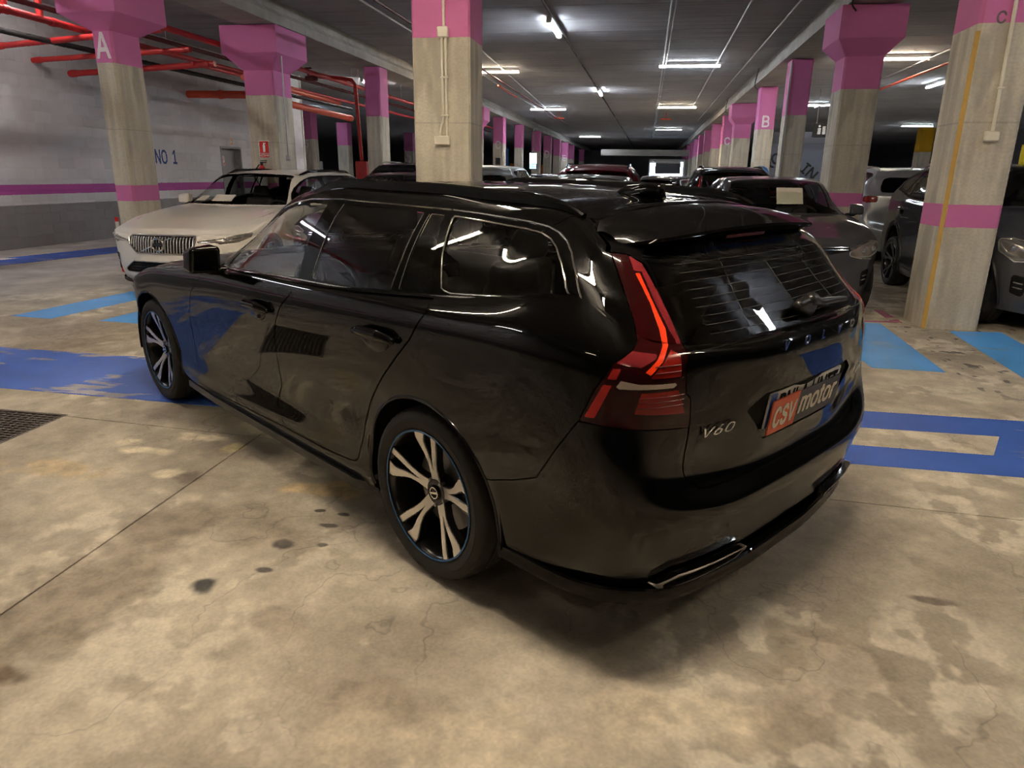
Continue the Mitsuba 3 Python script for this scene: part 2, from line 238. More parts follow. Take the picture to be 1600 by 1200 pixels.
def net(rows, nu, nv, soft=.6):
    """Smooth grid over a net of control points (rows bottom to top, columns rear centre to front centre): points and unit normals (nv, nu, 3)."""
    P = np.array(rows, float)
    ds = np.linalg.norm(np.diff(P, axis=1), axis=2).mean(0)
    dt = np.linalg.norm(np.diff(P, axis=0), axis=2).mean(1)
    s = np.r_[0, np.cumsum(np.maximum(ds, .02))]; t = np.r_[0, np.cumsum(np.maximum(dt, .02))]
    def spread(knots, n):
        k = np.linspace(0, len(knots) - 1, n)
        a = np.interp(k, np.arange(len(knots)), knots)
        return np.sort(np.unique(np.r_[.5 * a + .5 * np.linspace(knots[0], knots[-1], n), knots]))
    u, v = spread(s, nu), spread(t, nv)
    fs = interpolate.CubicSpline(s, P, axis=1, bc_type='natural')
    A, dA = fs(u), fs(u, 1)
    def both_(B): return interpolate.Akima1DInterpolator(t, B, axis=0), interpolate.CubicSpline(t, B, axis=0, bc_type='natural')
    (fa, fc), (ga, gc) = both_(A), both_(dA)
    S = soft * fc(v) + (1 - soft) * fa(v); Sv = soft * fc(v, 1) + (1 - soft) * fa.derivative()(v); Su = soft * gc(v) + (1 - soft) * ga(v)
    N = np.cross(Sv, Su)
    L = np.linalg.norm(N, axis=2, keepdims=True)
    N = N / np.maximum(L, 1e-9)
    return S, N

class Piece:
    """A triangle soup with vertex normals: v, n (k,3), f (m,3)."""
    def __init__(self, v, n, f): self.v, self.n, self.f = np.asarray(v, float), np.asarray(n, float), np.asarray(f, int)
    def compact(self):
        if not len(self.f): return Piece(np.zeros((0, 3)), np.zeros((0, 3)), np.zeros((0, 3), int))
        used, inv = np.unique(self.f, return_inverse=True)
        return Piece(self.v[used], self.n[used], inv.reshape(-1, 3))
    def mirror(self): return Piece(self.v * [1, -1, 1], self.n * [1, -1, 1], self.f[:, ::-1])
    def offset(self, d): return Piece(self.v + self.n * d, self.n, self.f)
    def __add__(self, o): return Piece(np.vstack([self.v, o.v]), np.vstack([self.n, o.n]), np.vstack([self.f, o.f + len(self.v)]))

def grid_piece(S, N):
    nv, nu = S.shape[:2]
    i = np.arange(nv * nu).reshape(nv, nu)
    a, b, c, d = i[:-1, :-1], i[:-1, 1:], i[1:, 1:], i[1:, :-1]
    f = np.concatenate([np.stack([a, c, b], -1).reshape(-1, 3), np.stack([a, d, c], -1).reshape(-1, 3)])
    return Piece(S.reshape(-1, 3), N.reshape(-1, 3), f)

def side_view(v): return v[:, [0, 2]]
def rear_view(v): return v[:, [1, 2]]
def corner_view(v): return np.stack([(v[:, 0] + v[:, 1]) * .70710678, v[:, 2]], 1)
def top_view(v): return v[:, [0, 1]]
def front_corner_view(v): return np.stack([(v[:, 1] - v[:, 0]) * .70710678, v[:, 2]], 1)

def split(piece, poly, view, where=None):
    """Cuts the piece along a polygon drawn in a flat view: (inside, outside). where: mask function on vertices that limits the cut to one side of the body."""
    if not len(piece.f): return piece, piece
    q = view(piece.v)
    shapely.prepare(poly)
    tri = q[piece.f]
    x0, y0, x1, y1 = poly.bounds
    lo, hi = tri.min(1), tri.max(1)
    near = (hi[:, 0] >= x0) & (lo[:, 0] <= x1) & (hi[:, 1] >= y0) & (lo[:, 1] <= y1)
    if where is not None: near &= where(piece.v[piece.f].mean(1), piece.n[piece.f].mean(1))
    idx = np.nonzero(near)[0]
    inside_v = shapely.contains_xy(poly, q[:, 0], q[:, 1])
    c = inside_v[piece.f[idx]].sum(1)
    ring = poly.boundary
    shapely.prepare(ring)
    T3 = shapely.polygons(np.concatenate([tri[idx], tri[idx][:, :1]], 1))
    cross = shapely.intersects(ring, T3)
    full_in = idx[(c == 3) & ~cross]
    cut = idx[cross]
    keep_in = [piece.f[full_in]]
    rest = np.ones(len(piece.f), bool); rest[full_in] = False; rest[cut] = False
    keep_out = [piece.f[rest]]
    V, N, base = [piece.v], [piece.n], len(piece.v)
    for k, T in zip(cut, T3[cross]):
        f = piece.f[k]; p = q[f]
        M = np.array([[p[1, 0] - p[0, 0], p[2, 0] - p[0, 0]], [p[1, 1] - p[0, 1], p[2, 1] - p[0, 1]]])
        det = M[0, 0] * M[1, 1] - M[0, 1] * M[1, 0]
        if abs(det) < 1e-12: keep_out.append(f[None]); continue
        Mi = np.array([[M[1, 1], -M[0, 1]], [-M[1, 0], M[0, 0]]]) / det
        for g, dest in ((shapely.intersection(T, poly), keep_in), (shapely.difference(T, poly), keep_out)):
            for part in getattr(g, 'geoms', [g]):
                if part.geom_type != 'Polygon' or part.area < 1e-10: continue
                if part.interiors or not part.equals(part.convex_hull) and part.convex_hull.area - part.area > 1e-9:
                    xy, tf = trimesh.creation.triangulate_polygon(part, engine='earcut')
                else:
                    xy = np.array(part.exterior.coords)[:-1]
                    tf = np.array([[0, i, i + 1] for i in range(1, len(xy) - 1)])
                if not len(tf): continue
                w = (Mi @ (xy - p[0]).T).T
                bw = np.stack([1 - w.sum(1), w[:, 0], w[:, 1]], 1)
                nv3, nn3 = bw @ piece.v[f], bw @ piece.n[f]
                tf = np.asarray(tf)
                a = xy[tf]; sgn = (a[:, 1, 0]-a[:, 0, 0])*(a[:, 2, 1]-a[:, 0, 1])-(a[:, 1, 1]-a[:, 0, 1])*(a[:, 2, 0]-a[:, 0, 0])
                tf = np.where((np.sign(sgn) != np.sign(det))[:, None], tf[:, ::-1], tf)
                V.append(nv3); N.append(nn3 / np.maximum(np.linalg.norm(nn3, axis=1, keepdims=True), 1e-9))
                dest.append(tf + base); base += len(nv3)
    v, n = np.vstack(V), np.vstack(N)
    return Piece(v, n, np.vstack(keep_in)).compact(), Piece(v, n, np.vstack(keep_out)).compact()

def panel(piece, poly, view, where=None, gap=.0022):
    """A panel cut out of the body with a dark joint of twice gap around it: (panel, rest of the body)."""
    ins, _ = split(piece, poly.buffer(-gap, join_style=1), view, where)
    _, out = split(piece, poly.buffer(gap, join_style=1), view, where)
    return ins, out

def smooth_poly(pts, n=6, closed=True):
    """A closed polygon with its corners rounded by Chaikin subdivision."""
    p = np.array(pts, float)
    for _ in range(n):
        q = np.roll(p, -1, 0)
        p = np.stack([.75 * p + .25 * q, .25 * p + .75 * q], 1).reshape(-1, 2)
    return shapely.Polygon(p)
def rpoly(pts, r=.012):
    return shapely.Polygon(pts).buffer(-r, join_style=1, quad_segs=6).buffer(2 * r, join_style=1, quad_segs=6).buffer(-r, join_style=1, quad_segs=6)
# ------------------------------------------------------------------ the station wagon, built once in its own frame: x forward from the rear axle, y left, z up
AXLE_F, HUB_Z, ARCH_R = 2.872, .335, .383
def circle(x, r=ARCH_R, z=HUB_Z): return shapely.Point(x, z).buffer(r, quad_segs=24)
ARCHES = circle(0), circle(AXLE_F)
FRONT_GLASS = rpoly([(1.815,.990),(1.464,1.006),(1.152,1.017),(.985,1.024),(1.018,1.15),(1.012,1.25),(1.0,1.336),(1.15,1.336),(1.30,1.318),(1.42,1.288),(1.60,1.215),(1.74,1.135),(1.83,1.055)], .008)
REAR_GLASS = rpoly([(.862,1.034),(.508,1.047),(.265,1.066),(.262,1.177),(.276,1.340),(.507,1.346),(.85,1.346),(.868,1.283),(.868,1.164)], .008)
FIXED_GLASS = rpoly([(.205,1.071),(.045,1.085),(.088,1.204),(.152,1.338),(.232,1.340),(.222,1.272),(.212,1.175)], .006)
QUARTER_GLASS = rpoly([(-.016,1.105),(-.041,1.098),(-.076,1.096),(-.348,1.119),(-.555,1.137),(-.572,1.142),(-.568,1.152),(-.533,1.196),(-.494,1.236),(-.441,1.275),(-.396,1.296),(-.348,1.309),(-.261,1.318),(-.118,1.327),(.10,1.337),(.045,1.204)], .006)
DLO = rpoly([(1.90,.980),(1.757,.981),(1.443,.997),(1.138,1.008),(.912,1.016),(.475,1.035),(.186,1.057),(-.002,1.074),(-.182,1.091),(-.351,1.110),(-.555,1.126),(-.60,1.112),(-.622,1.125),(-.615,1.150),(-.557,1.213),(-.50,1.265),(-.454,1.295),(-.412,1.313),(-.349,1.329),(-.266,1.339),(-.158,1.346),(-.037,1.352),(.13,1.357),(.522,1.360),(.907,1.362),(1.18,1.352),(1.33,1.330),(1.47,1.295),(1.66,1.215),(1.80,1.130),(1.91,1.045)], .006)
FRONT_DOOR = rpoly([(1.90,.985),(2.004,.897),(2.113,.824),(2.189,.685),(2.214,.528),(2.229,.408),(2.240,.288),(2.228,.262),(2.0,.255),(1.14,.287),(1.16,.32),(1.225,.385),(1.197,.44),(1.152,.501),(1.126,.653),(1.118,.733),(1.084,.815),(1.023,.903),(.94,.964),(.915,1.015),(1.443,.997)], .010)
REAR_DOOR = rpoly([(.915,1.015),(.94,.964),(1.023,.903),(1.084,.815),(1.118,.733),(1.126,.653),(1.152,.501),(1.197,.44),(1.225,.385),(1.16,.32),(1.14,.287),(.763,.292),(.56,.306),(.50,.315),(.472,.335),(.458,.384),(.408,.499),(.325,.633),(.228,.749),(.127,.853),(.05,.928),(.002,1.001),(-.025,1.035),(-.008,1.072),(.475,1.035)], .010)
LAMP = rpoly([(.019,1.273),(-.029,1.268),(-.074,1.245),(-.13,1.148),(-.171,1.059),(-.197,1.001),(-.187,.983),(-.194,.9),(-.21,.883),(-.212,.797),(-.115,.806),(.112,.82),(.07,.92),(.022,.996),(-.033,1.032),(-.046,1.048),(-.039,1.1),(-.016,1.171)], .004)
LAMP_STRIP = rpoly([(-.05,1.218),(-.064,1.218),(-.1,1.141),(-.133,1.073),(-.136,1.035),(-.118,.999),(-.081,.963),(-.066,.973),(-.101,1.004),(-.119,1.036),(-.113,1.074),(-.09,1.142)], .002)
LAMP_TOP = rpoly([(-.034,1.264),(-.071,1.245),(-.104,1.194),(-.150,1.10),(-.176,1.035),(-.165,1.035),(-.142,1.075),(-.105,1.145),(-.070,1.222),(-.046,1.225)], .003)
LAMP_CLEAR = rpoly([(.014,.931),(.001,.949),(-.052,.94),(-.156,.936),(-.162,.93),(-.152,.923),(-.085,.925),(.005,.926)], .002)
LAMP_LOW = rpoly([(-.04,.856),(-.057,.915),(-.167,.915),(-.177,.893),(-.191,.844)], .003)
LAMP_MID = rpoly([(-.081,.955),(-.122,.998),(-.142,1.025),(-.172,1.010),(-.175,.951)], .003)
LAMP_REFL = rpoly([(.097,.835),(.048,.934),(.025,.934),(.069,.835)], .002)
LAMP_REFL2 = rpoly([(.038,.951),(.024,.981),(.001,.982),(.014,.951)], .002)
LAMP_SHELF = rpoly([(.018,.996),(-.030,1.028),(-.100,1.017),(-.096,1.006),(-.053,.985)], .003)
def both(pts): return pts + [(-y, z) for y, z in pts[::-1]]
HATCH = shapely.Polygon(both([(.510,1.45),(.535,1.345),(.59,1.31),(.640,1.275),(.604,1.255),(.578,1.242),(.592,1.148),(.608,1.059),(.617,1.0),(.634,.983),(.634,.9),(.617,.883),(.620,.76),(.618,.66),(.605,.625),(.555,.588),(.45,.578),(.30,.574)]))
REAR_WINDOW = rpoly(both([(.48,1.30),(.565,1.262),(.572,1.21),(.590,1.125),(.606,1.015),(.49,1.019),(.36,1.026),(.15,1.032)]), .006)
RECESS = rpoly(both([(.300,.850),(.383,.806),(.235,.672)]), .008)
BUMPER_SIDE = shapely.Polygon([(-1.3,.50),(-.36,.50),(-.36,.525),(-.463,.560),(-.567,.603),(-.641,.721),(-.704,.818),(-1.3,.818)]).union(shapely.box(-1.3, 0, -.1, .524))
WINDSCREEN = rpoly(both([(.545,1.40),(.55,1.33),(.62,1.15),(.70,1.0),(.40,1.01)]), .01)
GRILLE = rpoly(both([(.385,.728),(.415,.700),(.40,.62),(.29,.525)]), .012)
INTAKE = rpoly(both([(.36,.43),(.52,.33),(.50,.30)]), .008)
CORNER_VENT = rpoly([(-2.075,.50),(-1.90,.515),(-1.915,.44),(-2.03,.385)], .012)
HEADLIGHT = rpoly([(-2.285,.668),(-2.10,.690),(-1.80,.742),(-1.665,.752),(-1.70,.70),(-1.86,.650),(-2.06,.636),(-2.10,.655),(-2.27,.655)], .006)
HOOD_CUT = shapely.Polygon(both([(.70, 2.05), (.69, 2.6), (.655, 2.95), (.58, 3.17), (.44, 3.33), (.22, 3.395), (.0, 3.40)])).buffer(0)

def warp_piece(p, w):
    """Carries the wagon's surface to another car's proportions: smooth maps of x and z, a scale of y."""
    if w is None: return p
    fx, fz, sy = w
    v = np.stack([fx(p.v[:, 0]), p.v[:, 1] * sy, fz(p.v[:, 2])], 1)
    n = np.stack([p.n[:, 0] / fx(p.v[:, 0], 1), p.n[:, 1] / sy, p.n[:, 2] / fz(p.v[:, 2], 1)], 1)
    return Piece(v, n / np.maximum(np.linalg.norm(n, axis=1, keepdims=True), 1e-9), p.f)
def warp_mesh(m, w):
    if w is None: return m
    m = m.copy(); v = m.vertices; m.vertices = np.stack([w[0](v[:, 0]), v[:, 1] * w[2], w[1](v[:, 2])], 1); return m
def make_warp(xs, zs, sy):
    return (interpolate.PchipInterpolator([-1.5, -1.017, 0, .7, 1.4, 2.3, 2.872, 3.744, 4.2], xs), interpolate.PchipInterpolator([-.5, .0, .45, .75, 1.0, 1.433, 1.6], zs), sy)

def ring_path(piece_hit, poly, n=160):
    d = np.linspace(0, poly.length, n, endpoint=False)
    return np.array([piece_hit(*poly.boundary.interpolate(t).coords[0]) for t in d])
class Lookup:
    """Points of a body surface under a flat view, by interpolation over its vertices."""
    def __init__(self, piece, view, keep=None):
        ok = np.ones(len(piece.v), bool) if keep is None else keep(piece.v)
        q = view(piece.v[ok]); self.f = interpolate.LinearNDInterpolator(q, np.hstack([piece.v[ok], piece.n[ok]]))
    def __call__(self, a, b):
        r = self.f(np.atleast_2d([a, b]))[0]; return r[:3], r[3:]
    def many(self, ab):
        r = self.f(np.atleast_2d(ab)); return r[:, :3], r[:, 3:]

def wagon_surfaces():
    S, N = net(GREEN, 170, 96); under = S[:1] - N[:1] * .003 - [0, 0, .007]          # a hidden lap under the belt
    L = grid_piece(*net(LOWER, 210, 120)); G = grid_piece(np.concatenate([under, S]), np.concatenate([N[:1], N])); H = grid_piece(*net(HOOD, 60, 40))
    return L, G, H

def build_wagon(tail='hook'):
    """All body pieces of the wagon in flat lists: {name: [(piece, material), ...]}; names carry '/' for sub-parts."""
    L, G, H = wagon_surfaces()
    out = {}
    def add(name, piece, mat): out.setdefault(name, []).append((piece, mat))
    rearish = lambda c, n: (c[:, 0] < -.2)
    sideish = lambda c, n: (n[:, 1] > .25)
    frontish = lambda c, n: (c[:, 0] > 2.9)
    # wheel arches
    for a in ARCHES:
        _, L = split(L, a, side_view, lambda c, n: c[:, 1] > .6)
        _, L = split(L, shapely.box(a.centroid.x - ARCH_R, 0, a.centroid.x + ARCH_R, HUB_Z), side_view, lambda c, n: c[:, 1] > .6)
    shell_L, shell_G = L, G
    # tail lamps
    lamp_where = lambda c, n: (c[:, 0] < -.35) & (c[:, 1] > .3)
    lens_l, L = panel(L, LAMP, corner_view, lamp_where, .0018)
    lens_g, G = panel(G, LAMP, corner_view, lamp_where, .0018)
    lens = lens_l + lens_g
    parts = []
    for nm, poly, mat, off in (('light_strip', LAMP_STRIP, 'lamp_glow', .0015), ('upper_lens', LAMP_TOP, 'lamp_pink', .001), ('reversing_lens', LAMP_CLEAR, 'lamp_clear', .0015), ('brake_lens', LAMP_LOW, 'lamp_red', .001),
                               ('indicator_lens', LAMP_MID, 'lamp_red', .001), ('reflector', LAMP_REFL, 'lamp_reflector', .001), ('reflector', LAMP_REFL2, 'lamp_reflector', .001), ('shelf_lens', LAMP_SHELF, 'lamp_pink', .001)):
        a, lens = split(lens, poly, corner_view)
        parts.append((nm, a.offset(off), mat))
    # hatch and rear window (both halves)
    roof_rear, G = panel(G, shapely.Polygon([(-.469, 0), (-.468, .15), (-.465, .30), (-.459, .43), (-.452, .51), (-.30, .70), (-1.2, .95), (-1.2, -.1), (-.469, -.1)]), top_view, None, .002)
    ht_g, side_g = panel(roof_rear, HATCH, rear_view, rearish, .003); G = G + side_g
    ht_l, L = panel(L, HATCH, rear_view, rearish, .003)
    rw, ht_g = split(ht_g, REAR_WINDOW, rear_view); rw2, ht_l = split(ht_l, REAR_WINDOW, rear_view)
    rec, ht_l = split(ht_l, RECESS, rear_view)
    # bumper
    bm, L = panel(L, BUMPER_SIDE, side_view, lambda c, n: c[:, 0] < -.05, .002)
    # doors
    fd, L = panel(L, FRONT_DOOR, side_view, sideish, .0034)
    rd, L = panel(L, REAR_DOOR, side_view, sideish, .0034)
    # window area
    dl, G = split(G, DLO, side_view, sideish); dl2, L = split(L, DLO, side_view, lambda c, n: (n[:, 1] > .2) & (c[:, 2] > .95) & (c[:, 0] < 2.0))
    dl = dl + dl2
    glass = {}
    for nm, poly in (('front', FRONT_GLASS), ('rear', REAR_GLASS), ('fixed', FIXED_GLASS), ('quarter', QUARTER_GLASS)):
        g, dl = split(dl, poly, side_view); glass[nm] = g.offset(-.003)
    ws, G = split(G, WINDSCREEN, rear_view, lambda c, n: (n[:, 0] > .2) & (c[:, 0] > 1.2))
    # nose
    gr, L = split(L, GRILLE, rear_view, frontish); it, L = split(L, INTAKE, rear_view, frontish)
    hl, L = panel(L, HEADLIGHT, front_corner_view, lambda c, n: (c[:, 0] > 2.9) & (c[:, 1] > .2), .002)
    cv, L = split(L, CORNER_VENT, front_corner_view, lambda c, n: (c[:, 0] > 2.9) & (c[:, 1] > .2))
    Hh, Hrest = H, None
    return dict(L=L, G=G, H=H, lens=lens, lamp_parts=parts, hatch=ht_g + ht_l, rear_window=rw + rw2, recess=rec, bumper=bm, front_door=fd, rear_door=rd, pillars=dl, glass=glass, windscreen=ws,
                grille=gr, intake=it, headlight=hl, vent=cv, shell=shell_L.offset(-.012) + G.offset(-.014), G0=shell_G, L0=shell_L)
# ------------------------------------------------------------------ wheels
def tyre_mesh():
    pr = [(.252,.690),(.262,.676),(.290,.664),(.318,.672),(.3305,.690),(.334,.715),(.3345,.735),(.328,.737),(.328,.745),(.3350,.747),(.3352,.780),(.329,.782),(.329,.790),(.3352,.792),(.335,.825),(.328,.827),(.328,.835),(.3345,.837),(.3335,.862),(.329,.882),(.320,.893),(.300,.901),(.296,.9005),(.293,.9025),(.270,.899),(.258,.891),(.252,.884)]
    m = lathe_y(pr, 144); v = m.vertices.copy()
    a = np.degrees(np.arctan2(v[:, 2], v[:, 0])) % 360; r = np.hypot(v[:, 0], v[:, 2])
    tread = (r > .3285) & ((v[:, 1] > .85) | (v[:, 1] < .72)) & (np.round(a / 2.5).astype(int) % 3 == 0)
    v[tread] *= np.array([1, 1, 1]) - np.array([.014, 0, .014]); m.vertices = v
    return m
def polar(pts, tilt=0.0): return [(r * math.cos(math.radians(a + tilt)), r * math.sin(math.radians(a + tilt))) for r, a in pts]
def dish(r): return .8395 + .048 * np.clip((r - .04) / .20, 0, 1) ** .8
SPOKE_WIDE = polar([(.2455,4.2),(.2455,16.5),(.222,17),(.195,15.2),(.165,12),(.135,9.5),(.105,9.5),(.075,14),(.052,24),(.047,6),(.05,-3),(.085,1.2),(.125,3.2),(.16,4.6),(.195,6.8),(.215,7.2)])
SPOKE_NARROW = polar([(.2455,-12.2),(.2455,-7.0),(.20,-6.4),(.16,-4.6),(.125,-3.2),(.085,-1.2),(.05,-4),(.047,-8),(.052,-24),(.075,-16),(.105,-11.5),(.14,-11),(.19,-12.2)])
def spoke_face(pts, tilt, lift, depth):
    """A spoke seen face on, laid over the dish of the wheel, with its own thickness."""
    poly = shapely.Polygon(polar_rot(pts, tilt)).buffer(0)
    m = extrude(poly, depth); m = m.subdivide_to_size(.03)
    v = m.vertices; r = np.hypot(v[:, 0], v[:, 1])
    y = dish(r) + lift - (depth - v[:, 2])
    return trimesh.Trimesh(np.stack([-v[:, 0], y, v[:, 1]], 1), m.faces, process=False)
def fat(pts): return list(shapely.Polygon(pts).buffer(.0022, join_style=2).exterior.coords)[:-1]
def polar_rot(pts, deg):
    a = math.radians(deg); c, s = math.cos(a), math.sin(a)
    return [(c * x - s * y, s * x + c * y) for x, y in pts]
def wheel_parts(style='wagon'):
    """Entries (name, shape, material) of one left wheel, centred on its axle."""
    P = [('tyre', shape(tyre_mesh(), 35), 'rubber')]
    barrel = lathe_y([(.2515,.895),(.2555,.893),(.2545,.884),(.2465,.880),(.238,.862),(.226,.80),(.222,.70),(.240,.672),(.252,.672)], 72)
    P.append(('rim', shape(barrel, 40), 'rim_black'))
    P.append(('rim_edge', shape(lathe_y([(.2475,.8945),(.2515,.8962),(.2545,.8945),(.2515,.8935),(.2475,.8925)], 72), 40), 'rim_blue' if style == 'wagon' else 'rim_grey'))
    P.append(('brake_disc', shape(lathe_y([(.03,.79),(.165,.79),(.165,.765),(.03,.765)], 48), 30), 'steel_dull'))
    P.append(('brake_drum', shape(lathe_y([(.0,.74),(.225,.74),(.225,.73),(0,.73)], 40), 30), 'black_matte'))
    cal = box(-.19,-.10,.765,.815,-.06,.06,.012); P.append(('caliper', shape(cal, 30), 'steel_dull'))
    sil = 'alloy' if style == 'wagon' else 'alloy_dark'
    for k in range(5):
        ang = 17 + 72 * k
        back = shapely.Polygon(SPOKE_WIDE).union(shapely.Polygon(SPOKE_NARROW)).buffer(.0065)
        b = cat(spoke_face(list(back.exterior.coords)[:-1], ang, -.004, .028)) if back.geom_type == 'Polygon' else cat(*[spoke_face(list(g.exterior.coords)[:-1], ang, -.004, .028) for g in back.geoms])
        P.append(('spoke', shape(b, 30), 'rim_black'))
        P.append(('spoke_face', shape(cat(spoke_face(fat(SPOKE_WIDE), ang, 0, .006), spoke_face(fat(SPOKE_NARROW), ang, 0, .006)), 20), sil))
    P.append(('hub', shape(lathe_y([(.0,.846),(.050,.846),(.058,.838),(.066,.80),(.0,.80)], 40), 30), 'rim_black'))
    for k in range(5):
        a = math.radians(53 + 72 * k); c = at(lathe_y([(0,.852),(.007,.852),(.0085,.848),(.0095,.83),(0,.83)], 10), trimesh.transformations.translation_matrix([-.052*math.cos(a), 0, .052*math.sin(a)]))
        P.append(('wheel_bolt', shape(c, 30), 'steel_dull'))
    P.append(('hub_cap', shape(lathe_y([(0,.855),(.026,.854),(.030,.850),(.031,.84),(0,.84)], 32), 30), 'gloss_black'))
    ring = cat(lathe_y([(.0195,.8555),(.0195,.8568),(.0235,.8568),(.0235,.8545)], 32), at(box(-.024,.024,.855,.857,-.004,.004,.0), trimesh.transformations.rotation_matrix(.25, [0, 1, 0])))
    P.append(('emblem', shape(ring, 30), 'chrome'))
    return P
def rot_wheel(side, x, steer=0.0):
    M = T().translate([x, 0, HUB_Z])
    if steer: M = M @ T().translate([0, .80 * side, 0]) @ T().rotate([0, 0, 1], steer) @ T().translate([0, -.80 * side, 0])
    return M if side > 0 else M @ T().rotate([0, 0, 1], 180)

# ------------------------------------------------------------------ small car parts
def on_body(look, pts, lift=0.0, n=None):
    """Points of a drawn outline carried onto the body."""
    ab = np.array(pts, float)
    if n:
        ls = shapely.LineString(ab); ab = np.array([ls.interpolate(t, normalized=True).coords[0] for t in np.linspace(0, 1, n)])
    p, nn = look.many(ab); ok = ~np.isnan(p[:, 0])
    return p[ok] + nn[ok] / np.linalg.norm(nn[ok], axis=1, keepdims=True) * lift
def mir(m):
    m = m.copy(); m.vertices = m.vertices * [1, -1, 1]; m.faces = m.faces[:, ::-1]; return m
def ball_hull(pts, sub=2):
    """Convex hull of balls (x, y, z, r)."""
    s = trimesh.creation.icosphere(subdivisions=sub)
    return trimesh.convex.convex_hull(np.vstack([s.vertices * r + [x, y, z] for x, y, z, r in pts]))
def door_handle(c):
    x, y, z = c
    bar = ball_hull([(x-.125, y+.014, z, .014), (x-.06, y+.032, z+.012, .020), (x+.06, y+.032, z+.010, .020), (x+.125, y+.014, z-.002, .013)])
    cup = at(trimesh.creation.icosphere(subdivisions=3), np.diag([.085, .012, .042, 1])); cup.apply_translation([x, y+.001, z-.022])
    return bar, cup
def mirror_parts():
    house = trimesh.convex.convex_hull(np.vstack([trimesh.creation.icosphere(subdivisions=2).vertices * r + [x, y, z] for x, y, z, r in
        [(1.665,.925,.995,.016),(1.665,.925,1.09,.022),(1.665,1.035,1.09,.020),(1.668,1.045,1.0,.016),(1.73,.93,1.085,.030),(1.76,.93,1.01,.030),(1.75,1.02,1.07,.030),(1.75,1.03,1.01,.026)]]))
    glass = at(extrude(rpoly([(.925,.992),(.928,1.092),(1.03,1.095),(1.042,1.005)], .012), .004), frame([1.648, 0, 0], [0, 1, 0], [0, 0, 1]))
    arm = ball_hull([(1.71,.86,.975,.022),(1.76,.86,.978,.024),(1.70,.95,.985,.018),(1.75,.95,.985,.018)])
    return house, glass, arm
def seat_meshes(x, y, w=.25):
    base = trimesh.convex.convex_hull(np.vstack([trimesh.creation.icosphere(subdivisions=2).vertices * .06 + p for p in [(x+.25,y-w+.06,.50),(x+.25,y+w-.06,.50),(x-.2,y-w+.06,.46),(x-.2,y+w-.06,.46),(x+.25,y-w+.06,.36),(x-.2,y+w-.06,.36),(x+.25,y+w-.06,.36),(x-.2,y-w+.06,.36)]]))
    back = trimesh.convex.convex_hull(np.vstack([trimesh.creation.icosphere(subdivisions=2).vertices * .055 + p for p in [(x-.2,y-w+.05,.5),(x-.2,y+w-.05,.5),(x-.36,y-w+.09,.98),(x-.36,y+w-.09,.98),(x-.28,y-w+.05,.5),(x-.43,y,.98)]]))
    head = ball_hull([(x-.40,y-.09,1.08,.045),(x-.40,y+.09,1.08,.045),(x-.42,y-.07,1.16,.04),(x-.42,y+.07,1.16,.04)])
    return base, back, head
